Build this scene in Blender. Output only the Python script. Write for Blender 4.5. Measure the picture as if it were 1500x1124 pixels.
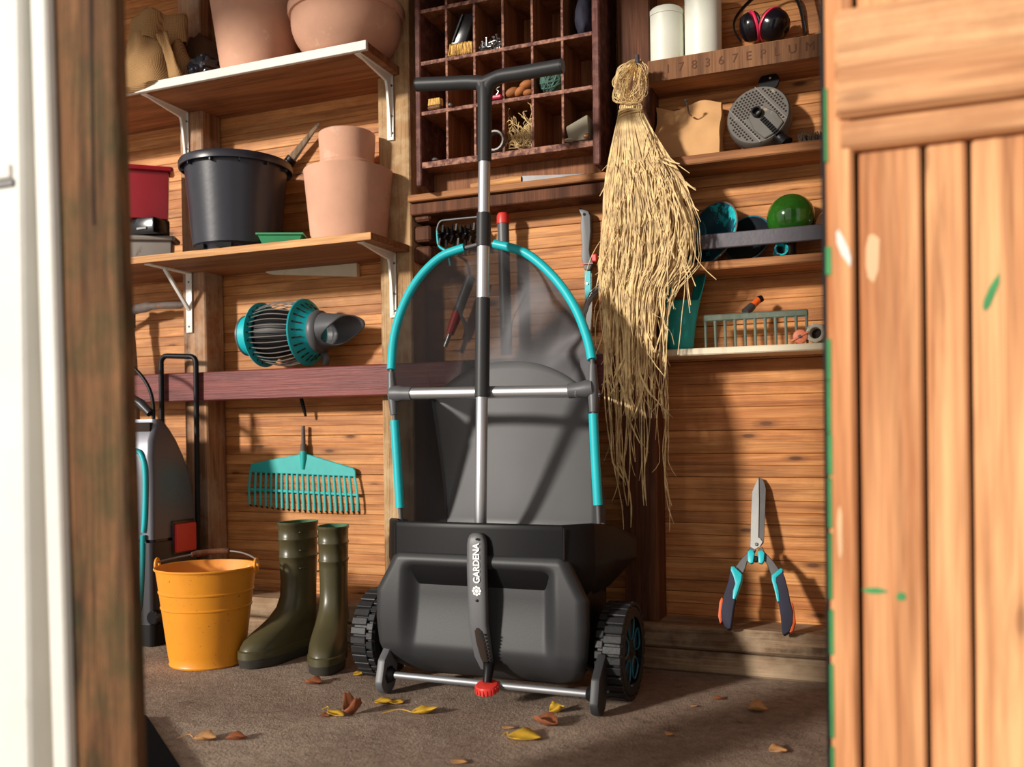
import bpy, bmesh, math, random
from mathutils import Vector, Matrix, noise
random.seed(7)
S = bpy.context.scene
COL = S.collection
for o in list(bpy.data.objects): bpy.data.objects.remove(o)
# ------------------------------------------------------------------ camera
FPX, HY, YAW, ROLL = 1363.0, 640.0, math.radians(22), math.radians(0.6)
CAM = Vector((0, -2.52, .61))
FW = Vector((-math.sin(YAW), math.cos(YAW), 0)); RT = Vector((math.cos(YAW), math.sin(YAW), 0)); UP = Vector((0, 0, 1))
cd = bpy.data.cameras.new('camera'); co = bpy.data.objects.new('camera', cd); COL.objects.link(co)
cd.sensor_width = 36; cd.sensor_fit = 'HORIZONTAL'; cd.lens = 36 * FPX / 1500
cd.shift_y = (HY - 562) / 1500; cd.shift_x = 0; cd.clip_start = .01
# roll is about the horizon point; the camera frame is turned clockwise so the picture leans a little
rr = RT * math.cos(ROLL) - UP * math.sin(ROLL); uu = UP * math.cos(ROLL) + RT * math.sin(ROLL)
m = Matrix((rr, uu, -FW)).transposed().to_4x4(); m.translation = CAM; co.matrix_world = m
cd.dof.use_dof = True; cd.dof.focus_distance = 2.4; cd.dof.aperture_fstop = 2.8
S.camera = co
# ------------------------------------------------------------------ light
def lin(r, g, b): return tuple(((c / 255 / 12.92) if c / 255 <= .04045 else ((c / 255 + .055) / 1.055) ** 2.4) for c in (r, g, b))
W_ = bpy.data.worlds.new('world'); S.world = W_; W_.use_nodes = True
bg = W_.node_tree.nodes['Background']; bg.inputs[0].default_value = (1, .93, .86, 1); bg.inputs[1].default_value = .62
sd = bpy.data.lights.new('sun', 'SUN'); sd.energy = 4.1; sd.angle = math.radians(5); sd.color = (1, .93, .84)
so = bpy.data.objects.new('sun', sd); COL.objects.link(so)
so.rotation_euler = Vector((.50, .86, -.27)).to_track_quat('-Z', 'Y').to_euler()
so.location = (-3, -4, 3)
S.view_settings.view_transform = 'Standard'; S.view_settings.look = 'None'; S.view_settings.gamma = 1
S.view_settings.use_curve_mapping = False; S.view_settings.exposure = 0.0
# ------------------------------------------------------------------ measuring helpers: a sight line met with a real plane
def ray(px, py):
    a, b = px - 750.0, HY - py; c, s = math.cos(ROLL), math.sin(ROLL)
    return FW + RT * ((a * c + b * s) / FPX) + UP * ((-a * s + b * c) / FPX)
def P(px, py, y):
    r = ray(px, py); return CAM + r * ((y - CAM.y) / r.y)
def PF(px, py, z=0.0):
    r = ray(px, py); return CAM + r * ((z - CAM.z) / r.z)
def PP(px, py, p0, n):
    r = ray(px, py); return CAM + r * ((p0 - CAM).dot(n) / r.dot(n))
def V(*a): return Vector(a)
# ------------------------------------------------------------------ mesh builder
WL = {}
class MB:
    def __init__(s): s.v = []; s.f = []
    def add(s, vs, fs):
        n = len(s.v); s.v += [Vector(v) for v in vs]; s.f += [tuple(i + n for i in f) for f in fs]; return s
    def box(s, x0, x1, y0, y1, z0, z1):
        return s.hexa([(x0, y0, z0), (x1, y0, z0), (x1, y1, z0), (x0, y1, z0), (x0, y0, z1), (x1, y0, z1), (x1, y1, z1), (x0, y1, z1)])
    def hexa(s, p): return s.add(p, [(3, 2, 1, 0), (4, 5, 6, 7), (0, 1, 5, 4), (1, 2, 6, 5), (2, 3, 7, 6), (3, 0, 4, 7)])
    def obox(s, c, ax, ay, az):
        c, ax, ay, az = map(Vector, (c, ax, ay, az))
        return s.hexa([c - ax - ay - az, c + ax - ay - az, c + ax + ay - az, c - ax + ay - az, c - ax - ay + az, c + ax - ay + az, c + ax + ay + az, c - ax + ay + az])
    def prism(s, pts, vec):
        pts = [Vector(p) for p in pts]; n = len(pts); vec = Vector(vec)
        return s.add(pts + [p + vec for p in pts], [tuple(range(n))[::-1], tuple(range(n, 2 * n))] + [(i, (i + 1) % n, n + (i + 1) % n, n + i) for i in range(n)])
    def tube(s, path, r, n=8, closed=False, cap=True, flat=1.0, nrm=None):
        path = [Vector(p) for p in path]; k = len(path); rs = r if isinstance(r, (list, tuple)) else [r] * k
        vs = []; u = None
        for i, p in enumerate(path):
            if closed: t = path[(i + 1) % k] - path[i - 1]
            else: t = path[min(i + 1, k - 1)] - path[max(i - 1, 0)]
            t = t.normalized() if t.length > 1e-9 else V(0, 0, 1)
            if u is None:
                h = Vector(nrm) if nrm else (V(0, 0, 1) if abs(t.z) < .9 else V(1, 0, 0)); u = (h - t * h.dot(t)).normalized()
            else:
                u = u - t * u.dot(t); u = u.normalized() if u.length > 1e-6 else t.orthogonal().normalized()
            w = t.cross(u)
            for j in range(n):
                a = 2 * math.pi * j / n; vs.append(p + (u * math.cos(a) + w * math.sin(a) * flat) * rs[i])
        fs = [(i * n + j, i * n + (j + 1) % n, ((i + 1) % k) * n + (j + 1) % n, ((i + 1) % k) * n + j) for i in range(k if closed else k - 1) for j in range(n)]
        if cap and not closed: fs += [tuple(range(n))[::-1], tuple((k - 1) * n + j for j in range(n))]
        return s.add(vs, fs)
    def lathe(s, prof, o=(0, 0, 0), ax=(0, 0, 1), n=32, closed=False, cap0=True, cap1=True):
        o = Vector(o); ax = Vector(ax).normalized(); u = ax.orthogonal().normalized() if abs(ax.z) < .999 else V(1, 0, 0); w = ax.cross(u)
        vs = [o + ax * h + (u * math.cos(2 * math.pi * j / n) + w * math.sin(2 * math.pi * j / n)) * r for r, h in prof for j in range(n)]
        k = len(prof)
        fs = [(i * n + j, i * n + (j + 1) % n, ((i + 1) % k) * n + (j + 1) % n, ((i + 1) % k) * n + j) for i in range(k if closed else k - 1) for j in range(n)]
        if not closed: fs += ([tuple(range(n))[::-1]] if cap0 else []) + ([tuple((k - 1) * n + j for j in range(n))] if cap1 else [])
        return s.add(vs, fs)
    def grid(s, fn, nu, nv, closeu=False):
        mu = nu if closeu else nu + 1
        vs = [fn(i / nu, j / nv) for j in range(nv + 1) for i in range(mu)]
        fs = [(j * mu + i, j * mu + (i + 1) % mu, (j + 1) * mu + (i + 1) % mu, (j + 1) * mu + i) for j in range(nv) for i in range(nu)]
        return s.add(vs, fs)
    def ball(s, c, r, nu=20, nv=12, amp=0, fr=5, seed=0, rot=None):
        c = Vector(c); r = Vector((r, r, r)) if not hasattr(r, '__len__') else Vector(r)
        def fn(u, v):
            a = 2 * math.pi * u; b = math.pi * (v - .5) * .998
            d = V(math.cos(b) * math.cos(a), math.cos(b) * math.sin(a), math.sin(b))
            k = 1 + amp * (noise.noise(d * fr + V(seed, seed * 1.7, 0)) + .5 * abs(noise.noise(d * fr * 2.3 + V(seed, 0, 3)))) if amp else 1
            q = V(d.x * r.x * k, d.y * r.y * k, d.z * r.z * k)
            return c + (rot @ q if rot else q)
        return s.grid(fn, nu, nv, True)
    def build(s, name, mat, parent=None, smooth=35, bevel=0, solid=0, seg=1, kind=None, label=None, world=None, subd=0):
        o0 = WL[parent.name] if parent else (Vector(world) if world else Vector((0, 0, 0)))
        me = bpy.data.meshes.new(name); me.from_pydata([v - o0 for v in s.v], [], s.f); me.update()
        bm = bmesh.new(); bm.from_mesh(me); bmesh.ops.remove_doubles(bm, verts=bm.verts, dist=1e-6); bmesh.ops.recalc_face_normals(bm, faces=bm.faces)
        if bevel:
            ed = [e for e in bm.edges if len(e.link_faces) == 2 and e.calc_face_angle(0) > .5]
            bmesh.ops.bevel(bm, geom=ed, offset=bevel, segments=seg, affect='EDGES', profile=.6, clamp_overlap=True)
        bm.to_mesh(me); bm.free()
        if smooth:
            for p in me.polygons: p.use_smooth = True
            me.set_sharp_from_angle(angle=math.radians(smooth))
        o = bpy.data.objects.new(name, me); COL.objects.link(o); me.materials.append(M[mat] if isinstance(mat, str) else mat)
        if parent: o.parent = parent
        else: o.location = o0
        WL[o.name] = o0
        if solid:
            md = o.modifiers.new('thickness', 'SOLIDIFY'); md.thickness = solid; md.offset = 0
        if subd:
            md = o.modifiers.new('round', 'SUBSURF'); md.levels = subd; md.render_levels = subd
        if kind: o['kind'] = kind
        if label: o['label'] = label
        return o
def thing(name, loc, label, cat, group=None, kind=None):
    o = bpy.data.objects.new(name, None); COL.objects.link(o); o.location = loc; o.empty_display_size = .05
    WL[o.name] = Vector(loc); o['label'] = label; o['category'] = cat
    if group: o['group'] = group
    if kind: o['kind'] = kind
    return o
def tag(o, label, cat, group=None, kind=None):
    o['label'] = label; o['category'] = cat
    if group: o['group'] = group
    if kind: o['kind'] = kind
    return o
def ss(a, b, x):
    t = min(1, max(0, (x - a) / (b - a))); return t * t * (3 - 2 * t)
def catmull(pts, n=6, closed=False):
    pts = [Vector(p) for p in pts]; out = []; k = len(pts)
    for i in range(k if closed else k - 1):
        g = (lambda j: pts[j % k]) if closed else (lambda j: pts[min(max(j, 0), k - 1)])
        a, b, c, d = g(i - 1), g(i), g(i + 1), g(i + 2)
        for q in range(n):
            t = q / n; out.append(.5 * ((2 * b) + (c - a) * t + (2 * a - 5 * b + 4 * c - d) * t * t + (3 * b - a - 3 * c + d) * t ** 3))
    if not closed: out.append(pts[-1])
    return out
# ------------------------------------------------------------------ materials
M = {}
def base(name, rough=.5, metal=0, spec=.5):
    mt = bpy.data.materials.new(name); mt.use_nodes = True; nt = mt.node_tree; b = nt.nodes['Principled BSDF']
    b.inputs['Roughness'].default_value = rough; b.inputs['Metallic'].default_value = metal; b.inputs['Specular IOR Level'].default_value = spec
    M[name] = mt; return mt, nt, b
def nd(nt, t, **k):
    n = nt.nodes.new(t)
    for a, v in k.items(): setattr(n, a, v)
    return n
def vmul(nt, src, vec):
    n = nd(nt, 'ShaderNodeVectorMath', operation='MULTIPLY'); nt.links.new(src, n.inputs[0]); n.inputs[1].default_value = vec; return n.outputs[0]
def coords(nt, rnd=True):
    tc = nd(nt, 'ShaderNodeTexCoord')
    if not rnd: return tc.outputs['Object']
    oi = nd(nt, 'ShaderNodeObjectInfo'); mm = nd(nt, 'ShaderNodeMath', operation='MULTIPLY'); nt.links.new(oi.outputs['Random'], mm.inputs[0]); mm.inputs[1].default_value = 37
    ad = nd(nt, 'ShaderNodeVectorMath', operation='ADD'); nt.links.new(tc.outputs['Object'], ad.inputs[0]); nt.links.new(mm.outputs[0], ad.inputs[1]); return ad.outputs[0]
def ramp(nt, src, stops):
    r = nd(nt, 'ShaderNodeValToRGB'); nt.links.new(src, r.inputs[0]); e = r.color_ramp.elements
    while len(e) < len(stops): e.new(.5)
    for q, (p, c) in zip(e, stops): q.position = p; q.color = (*c, 1) if len(c) == 3 else c
    return r.outputs[0]
def noi(nt, vec, scale=1, detail=4, rough=.55, dist=0):
    n = nd(nt, 'ShaderNodeTexNoise'); n.inputs['Scale'].default_value = scale; n.inputs['Detail'].default_value = detail
    n.inputs['Roughness'].default_value = rough; n.inputs['Distortion'].default_value = dist; nt.links.new(vec, n.inputs['Vector']); return n.outputs['Fac']
def mix(nt, fac, a, b, mode='MIX'):
    n = nd(nt, 'ShaderNodeMix', data_type='RGBA', blend_type=mode)
    for sck, val in ((n.inputs[0], fac), (n.inputs[6], a), (n.inputs[7], b)):
        if isinstance(val, (int, float)): sck.default_value = val
        elif isinstance(val, tuple): sck.default_value = (*val, 1) if len(val) == 3 else val
        else: nt.links.new(val, sck)
    return n.outputs[2]
def bump(nt, b, h, strength=.3, dist=.01):
    n = nd(nt, 'ShaderNodeBump'); n.inputs['Strength'].default_value = strength; n.inputs['Distance'].default_value = dist
    nt.links.new(h, n.inputs['Height']); nt.links.new(n.outputs[0], b.inputs['Normal'])
G3 = (.5, .5, .5); W1 = (1, 1, 1); K0 = (0, 0, 0)
def wood(name, light, dark, axis=0, rough=.62, knots=.0, vary=.25, stain=None, stain_amt=.5, stain_scale=3, sc=1.0, bstr=.35, paint=None):
    mt, nt, b = base(name, rough, 0, .3); c = coords(nt)
    a = [16 * sc] * 3; a[axis] = 1.3 * sc; f = [190 * sc] * 3; f[axis] = 6 * sc
    n1 = noi(nt, vmul(nt, c, a), 1, 5, .6, 1.2); col = ramp(nt, n1, [(.32, lin(*dark)), (.62, lin(*light))])
    n2 = noi(nt, vmul(nt, c, f), 1, 3, .6); col = mix(nt, .6, col, ramp(nt, n2, [(.3, (.62, .58, .55)), (.62, (1.12, 1.12, 1.12))]), 'MULTIPLY')
    n3 = noi(nt, vmul(nt, c, [q_ * .33 for q_ in f]), 1, 4, .65, .8); col = mix(nt, .75, col, ramp(nt, n3, [(.36, (.60, .54, .5)), (.5, (1, 1, 1)), (.7, (1.1, 1.1, 1.08))]), 'MULTIPLY')
    if knots:
        k = [13] * 3; k[axis] = 4.2; k[1] = 0.001
        sx = nd(nt, 'ShaderNodeSeparateXYZ'); nt.links.new(vmul(nt, c, k), sx.inputs[0]); cx = nd(nt, 'ShaderNodeCombineXYZ'); nt.links.new(sx.outputs[0], cx.inputs[0]); nt.links.new(sx.outputs[2], cx.inputs[1])
        vo = nd(nt, 'ShaderNodeTexVoronoi', voronoi_dimensions='2D'); nt.links.new(cx.outputs[0], vo.inputs['Vector']); vo.inputs['Scale'].default_value = .55; vo.inputs['Randomness'].default_value = 1
        kf = ramp(nt, vo.outputs['Distance'], [(.025, (1, 1, 1)), (.05, (.4, .4, .4)), (.10, K0)])
        km = nd(nt, 'ShaderNodeMath', operation='MULTIPLY'); nt.links.new(kf, km.inputs[0]); km.inputs[1].default_value = knots
        col = mix(nt, km.outputs[0], col, lin(70, 36, 18))
    if stain:
        sf = noi(nt, c, stain_scale, 5, .65); st = ramp(nt, sf, [(.5 - .1 * stain_amt, K0), (.62, W1)])
        sm = nd(nt, 'ShaderNodeMath', operation='MULTIPLY'); nt.links.new(st, sm.inputs[0]); sm.inputs[1].default_value = stain_amt
        col = mix(nt, sm.outputs[0], col, lin(*stain))
    if vary:
        oi = nd(nt, 'ShaderNodeObjectInfo'); mr = nd(nt, 'ShaderNodeMapRange'); nt.links.new(oi.outputs['Random'], mr.inputs[0]); mr.inputs[3].default_value = 1 - vary; mr.inputs[4].default_value = 1 + vary * .6
        hs = nd(nt, 'ShaderNodeHueSaturation'); nt.links.new(mr.outputs[0], hs.inputs['Value']); nt.links.new(col, hs.inputs['Color']); col = hs.outputs[0]
    nt.links.new(col, b.inputs['Base Color']); bump(nt, b, n2, bstr, .004); return mt
def plain(name, rgb, rough=.5, metal=0, vary=.12, nscale=8, bscale=0, bstr=.2, spec=.5, spot=None, spot_scale=40, spot_thr=.62, coat=0):
    mt, nt, b = base(name, rough, metal, spec); c = coords(nt); l = lin(*rgb)
    n1 = noi(nt, c, nscale, 4, .6); col = ramp(nt, n1, [(.3, tuple(q * (1 - vary) for q in l)), (.7, tuple(min(1, q * (1 + vary)) for q in l))])
    if spot:
        s_ = noi(nt, c, spot_scale, 5, .7); col = mix(nt, ramp(nt, s_, [(spot_thr, K0), (spot_thr + .05, W1)]), col, lin(*spot))
    nt.links.new(col, b.inputs['Base Color'])
    if bscale: bump(nt, b, noi(nt, c, bscale, 4, .6), bstr, .004)
    if coat: b.inputs['Coat Weight'].default_value = coat; b.inputs['Coat Roughness'].default_value = .08
    return mt
wood('plank', (222, 158, 96), (178, 110, 58), 0, .55, .85, .16, (130, 74, 38), .3, 5)
wood('stud_brown', (178, 134, 98), (122, 84, 56), 2, .75, .3, .05, (196, 180, 160), .35, 9)
wood('stud_pale', (196, 160, 116), (150, 112, 76), 2, .85, .0, .05, (214, 190, 150), .5, 14, 1, .9)
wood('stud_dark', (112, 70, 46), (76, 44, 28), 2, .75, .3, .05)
wood('sill_wood', (158, 130, 102), (86, 64, 48), 0, .85, .3, .15, (178, 158, 130), .6, 5, 1, .6)
wood('red_paint_wood', (126, 60, 56), (98, 42, 42), 0, .5, 0, .05, (140, 78, 72), .15, 14, 1, .4)
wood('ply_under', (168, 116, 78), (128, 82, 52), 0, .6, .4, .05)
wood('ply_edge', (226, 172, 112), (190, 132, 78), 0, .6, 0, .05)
wood('shelf_wood', (186, 130, 84), (136, 88, 54), 0, .7, .3, .12)
wood('marked_wood', (140, 98, 66), (96, 64, 42), 2, .75, 0, .05)
wood('cabinet_wood', (158, 104, 66), (116, 70, 42), 2, .65, 0, .12)
wood('cabinet_edge', (116, 76, 70), (78, 46, 46), 0, .7, 0, .08, (204, 150, 122), .7, 60, 1, .7)
wood('cabinet_side', (98, 58, 50), (66, 36, 34), 2, .65, 0, .08, (150, 104, 92), .4, 40)
wood('post_wood', (128, 90, 58), (64, 41, 25), 2, .8, .3, .0, (50, 62, 32), .5, 9, 1.6, 1.0)
wood('door_wood', (234, 174, 122), (178, 112, 68), 2, .65, .5, .12, None, .5, 3, .7)
wood('door_rail_wood', (234, 180, 130), (188, 128, 84), 0, .65, .4, .1, (176, 122, 82), .5, 8, .7)
wood('grey_wood', (150, 128, 104), (98, 80, 64), 2, .85, 0, .1)
wood('handle_wood', (150, 104, 66), (104, 66, 40), 2, .6, 0, .1)
plain('white_paint', (224, 222, 214), .6, 0, .06, 6, 60, .15, .5, (200, 196, 182), 7, .66)
plain('cream_paint', (226, 214, 186), .6, 0, .08, 8, 60, .2, .5, (186, 160, 120), 18, .66)
plain('green_paint', (150, 156, 118), .7, 0, .15, 8, 50, .3, .5, (104, 118, 70), 10, .58)
plain('bright_green', (66, 142, 84), .7, 0, .2, 20, 60, .3)
plain('bracket_white', (232, 230, 222), .4, 0, .05)
plain('terracotta', (212, 164, 138), .85, 0, .12, 5, 80, .12, .2, (218, 176, 152), 7, .6)
plain('black_plastic', (44, 45, 54), .33, 0, .15, 6, 40, .06, .5, (96, 96, 104), 50, .7)
plain('dark_plastic', (20, 20, 22), .42, 0, .1, 8, 0, .2, .22)
plain('matte_black', (16, 16, 17), .95, 0, .1, 8, 0, .2, .05)
plain('glossy_black', (18, 18, 24), .18, 0, .1)
plain('rubber', (34, 34, 36), .5, 0, .1, 30, 90, .2, .35)
plain('panel_grey', (49, 50, 52), .45, 0, .04, 6, 400, .05, .3)
plain('mid_grey', (88, 89, 92), .45, 0, .04)
plain('plate_grey', (104, 104, 105), .5, 0, .04)
plain('aluminium', (196, 198, 202), .38, .85, .03)
plain('dull_aluminium', (146, 148, 152), .5, .7, .03)
plain('steel', (196, 196, 192), .32, .8, .08, 20)
plain('dark_steel', (92, 90, 90), .45, .6, .15, 20)
plain('rust_iron', (104, 92, 86), .75, .3, .25, 25, 90, .3, .4, (140, 96, 70), 30, .6)
plain('teal', (22, 184, 194), .42, 0, .05)
plain('teal_dull', (30, 170, 166), .5, 0, .12, 10, 0, .2, .5, (170, 196, 180), 14, .68)
plain('red_plastic', (214, 58, 50), .4, 0, .05)
plain('crate_red', (168, 28, 44), .32, 0, .08)
plain('crate_grey', (142, 134, 126), .5, 0, .08, 6, 0, .2, .5, (110, 100, 92), 10, .66)
plain('tray_green', (62, 156, 104), .4, 0, .1)
plain('bucket_paint', (228, 148, 36), .42, 0, .06, 6, 40, .08, .5, (116, 72, 34), 110, .64)
plain('bucket_inner', (226, 146, 56), .6, 0, .12, 8, 40, .2, .5, (226, 206, 172), 9, .6)
plain('boot_green', (76, 71, 48), .34, 0, .1, 7, 40, .06, .5, (136, 122, 92), 6, .66)
plain('boot_sole', (50, 47, 40), .6, 0, .15, 14)
plain('boot_lining', (70, 110, 80), .7)
plain('can_white', (226, 228, 214), .45, 0, .04)
plain('paper', (206, 158, 106), .8, 0, .08, 10, 30, .3)
plain('strainer_grey', (92, 88, 82), .5, 0, .1, 12, 0, .2, .5, (146, 132, 112), 16, .62)
plain('old_cream', (222, 180, 138), .7, 0, .1)
plain('pink_red', (214, 46, 84), .4)
plain('raffia', (228, 190, 136), .7, 0, .45, 38)
plain('plate_blue', (32, 84, 100), .25, 0, .25, 12, 0, .2, .5, (40, 190, 196), 14, .52)
plain('plate_rim', (126, 104, 96), .5, 0, .2, 20)
plain('bowl_teal', (36, 104, 124), .3, 0, .2, 10)
plain('plate_black', (30, 34, 40), .2, 0, .2, 10)
plain('glaze_green', (38, 92, 26), .12, 0, .45, 14, 0, .2, .5, None, 40, .6, .6)
plain('glaze_brown', (120, 78, 50), .15, 0, .2, 14, 0, .2, .5, None, 40, .6, .6)
plain('slate_paint', (84, 80, 88), .5, 0, .12, 10, 60, .2, .5, (126, 116, 116), 40, .68)
plain('rake_iron', (94, 106, 92), .65, .2, .2, 20, 80, .2, .5, (134, 96, 72), 22, .6)
plain('orange_cap', (226, 130, 94), .5)
plain('orange', (226, 96, 36), .45)
plain('bone_grey', (190, 186, 168), .55)
plain('twine_green', (72, 106, 94), .8, 0, .3, 40)
plain('cork_brown', (160, 98, 50), .7, 0, .2, 14)
plain('bristle', (226, 186, 108), .9, 0, .3, 60)
plain('bristle_dark', (86, 70, 56), .9, 0, .4, 60)
plain('cloth_navy', (44, 44, 62), .8, 0, .2, 14)
plain('canvas_grey', (150, 142, 122), .8, 0, .15, 14)
plain('pewter', (150, 150, 150), .3, .8)
plain('leaf_yellow', (212, 168, 52), .65, 0, .2, 30, 0, .2, .4, (120, 84, 40), 60, .64)
plain('leaf_brown', (138, 78, 44), .75, 0, .3, 40)
plain('leaf_tan', (190, 142, 92), .75, 0, .2, 40)
plain('bag_black', (22, 22, 30), .25, 0, .2, 20, 30, .5)
plain('letter_white', (244, 244, 244), .5)
plain('ink', (96, 64, 44), .9)
plain('washer_grey', (96, 96, 104), .36, .25, .06)
plain('washer_dark', (44, 44, 50), .4, 0, .06)
plain('wire_grey', (128, 122, 118), .5, .3)
plain('shadow_gap', (40, 26, 18), .9)
def burlap():
    mt, nt, b = base('burlap', .95, 0, .1); c = coords(nt)
    w1 = nd(nt, 'ShaderNodeTexWave'); w1.inputs['Scale'].default_value = 85; w1.inputs['Distortion'].default_value = .4; w1.bands_direction = 'X'
    w2 = nd(nt, 'ShaderNodeTexWave'); w2.inputs['Scale'].default_value = 85; w2.inputs['Distortion'].default_value = .4; w2.bands_direction = 'Z'
    nt.links.new(c, w1.inputs[0]); nt.links.new(c, w2.inputs[0])
    mm = nd(nt, 'ShaderNodeMath', operation='MULTIPLY'); nt.links.new(w1.outputs['Fac'], mm.inputs[0]); nt.links.new(w2.outputs['Fac'], mm.inputs[1])
    col = ramp(nt, mm.outputs[0], [(.0, lin(150, 114, 76)), (.5, lin(204, 166, 116))]); nt.links.new(col, b.inputs['Base Color']); bump(nt, b, mm.outputs[0], .6, .002)
burlap()
plain('sack_dark', (96, 68, 46), .95, 0, .3, 14, 60, .4)
def net():
    mt, nt, b = base('net', .7, 0, .3); b.inputs['Base Color'].default_value = (*lin(104, 104, 107), 1)
    tr = nd(nt, 'ShaderNodeBsdfTransparent'); mx = nd(nt, 'ShaderNodeMixShader'); out = nt.nodes['Material Output']
    mx.inputs[0].default_value = .87; nt.links.new(tr.outputs[0], mx.inputs[1]); nt.links.new(b.outputs[0], mx.inputs[2]); nt.links.new(mx.outputs[0], out.inputs['Surface'])
net()
def floor_mat():
    mt, nt, b = base('floor_earth', .9, 0, .2); c = coords(nt, False)
    n1 = noi(nt, c, 2.2, 6, .6, .4); n2 = noi(nt, c, 38, 6, .7); n3 = noi(nt, c, 150, 4, .7)
    col = ramp(nt, n1, [(.3, lin(146, 124, 108)), (.55, lin(186, 164, 146)), (.75, lin(212, 192, 172))])
    col = mix(nt, .7, col, ramp(nt, n2, [(.3, (.55, .52, .5)), (.6, (1.1, 1.1, 1.1))]), 'MULTIPLY')
    col = mix(nt, .5, col, ramp(nt, n3, [(.35, (.7, .68, .66)), (.65, (1.2, 1.2, 1.2))]), 'MULTIPLY')
    n4 = noi(nt, c, 90, 3, .6); col = mix(nt, ramp(nt, n4, [(.66, K0), (.70, (.7, .7, .7))]), col, lin(196, 176, 152)); n5 = noi(nt, c, 11, 5, .7); col = mix(nt, ramp(nt, n5, [(.60, K0), (.70, (.6, .6, .6))]), col, lin(78, 60, 48))
    cr = nd(nt, 'ShaderNodeTexVoronoi', feature='DISTANCE_TO_EDGE'); cr.inputs['Scale'].default_value = 2.1
    ad = nd(nt, 'ShaderNodeVectorMath', operation='ADD'); nz = nd(nt, 'ShaderNodeTexNoise'); nz.inputs['Scale'].default_value = 3; nt.links.new(c, nz.inputs['Vector'])
    nt.links.new(c, ad.inputs[0]); nt.links.new(nz.outputs['Color'], ad.inputs[1]); nt.links.new(ad.outputs[0], cr.inputs['Vector'])
    col = mix(nt, ramp(nt, cr.outputs['Distance'], [(.0, (.25, .25, .25)), (.006, K0)]), col, lin(60, 46, 38)); nt.links.new(col, b.inputs['Base Color'])
    h = nd(nt, 'ShaderNodeMath', operation='ADD'); nt.links.new(n2, h.inputs[0]); nt.links.new(n3, h.inputs[1]); bump(nt, b, h.outputs[0], .9, .016)
floor_mat()
# ================================================================== the setting
XL, XR = -3.0, 1.1
fl = MB().box(XL, XR + .3, -3.4, .06, -.05, 0).build('floor', 'floor_earth'); tag(fl, 'brown earthy concrete floor with cracks and crumbs', 'floor', None, 'structure')
wb = MB().box(XL, XR, .012, .05, 0, 2.4).build('wall_back', 'shadow_gap'); tag(wb, 'back wall clad in narrow horizontal orange pine boards', 'wall', None, 'structure')
pm = MB().box(XL, XR, 0, .013, -.0154, .0154)
p0 = pm.build('plank', 'plank', None, 30, .0015)
PITCH = .0312
for i in range(74):
    o = p0 if i == 0 else p0.copy()
    if i: COL.objects.link(o)
    o.parent = wb; o.location = (random.uniform(-.02, .02), random.uniform(-.0008, .0008), .075 + i * PITCH + random.uniform(-.0006, .0006)); o.rotation_euler = (random.uniform(-.02, .02), 0, 0); WL[o.name] = V(0, 0, 0)
def stud(x0, x1, d, mat, z0=.11, z1=2.4, dx=0):
    return MB().hexa([(x0 + dx, -d, z0), (x1 + dx, -d, z0), (x1 + dx, -.004, z0), (x0 + dx, -.004, z0), (x0, -d, z1), (x1, -d, z1), (x1, -.004, z1), (x0, -.004, z1)]).build('stud', mat, wb, 30, .004)
stud(-2.152, -2.060, .095, 'stud_brown', dx=.022)['label'] = 'brown timber stud with flaking pale paint'
stud(-1.402, -1.296, .10, 'stud_pale', dx=.012)['label'] = 'pale rough timber stud'
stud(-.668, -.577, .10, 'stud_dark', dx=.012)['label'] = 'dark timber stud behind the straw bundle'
MB().box(XL, XR, -.135, -.004, .058, .118).build('sill_beam', 'sill_wood', wb, 30, .007)
MB().box(XL, XR, -.142, -.004, .0, .056).build('sill_beam', 'sill_wood', wb, 30, .006)
MB().box(XL, -.672, -.145, -.103, .735, .826).build('cross_beam', 'red_paint_wood', wb, 30, .003)['label'] = 'dull red painted beam'
MB().box(-2.035, -1.40, -.102, -.004, .800, .818).build('ledge_board', 'shelf_wood', wb, 30, .002)
# ledge under the pigeonholes
MB().box(-1.294, -.67, -.115, -.004, 1.298, 1.318).build('ledge_board', 'shelf_wood', wb, 30, .003)
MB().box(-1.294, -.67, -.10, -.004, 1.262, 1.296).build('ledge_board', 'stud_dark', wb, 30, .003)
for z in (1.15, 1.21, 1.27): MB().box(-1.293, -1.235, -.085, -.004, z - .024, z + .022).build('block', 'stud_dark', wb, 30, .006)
ce = MB().box(XL, XR, -1.62, .05, 2.22, 2.27).build('ceiling', 'cabinet_wood'); tag(ce, 'unseen wooden roof underside set low to shade the upper shelves', 'ceiling', None, 'structure')  # out of view; lowered and extended forward to shade the wall top
wr = MB().box(XR, XR + .05, -1.2, .05, 0, 2.4).build('wall_right', 'shelf_wood'); tag(wr, 'plain wooden side wall behind the open door', 'wall', None, 'structure')
# ---- door frame on the near left
YP = -1.67
def fpost(name, a0, a1, b0, b1, y0, y1, mat, bev, label):
    def X(px0, px1, z):
        t0, t1 = P(px0, 0, y0), P(px1, 1124, y0); k = (z - t0.z) / (t1.z - t0.z); return t0.x + (t1.x - t0.x) * k
    c = [(X(a0, b0, 0), y0, 0), (X(a1, b1, 0), y0, 0), (X(a1, b1, 0), y1, 0), (X(a0, b0, 0), y1, 0), (X(a0, b0, 2.3), y0, 2.3), (X(a1, b1, 2.3), y0, 2.3), (X(a1, b1, 2.3), y1, 2.3), (X(a0, b0, 2.3), y1, 2.3)]
    o = MB().hexa(c).build(name, mat, None, 30, bev); return tag(o, label, 'door frame', None, 'structure')
tp = fpost('trim_1', 66, 164, 100, 197, YP, YP + .024, 'post_wood', .004, 'weathered brown door post with green moss stains')
fpost('trim_2', 42, 66, 76, 100, YP - .012, YP + .04, 'white_paint', .003, 'narrow white painted board against the brown post')
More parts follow.
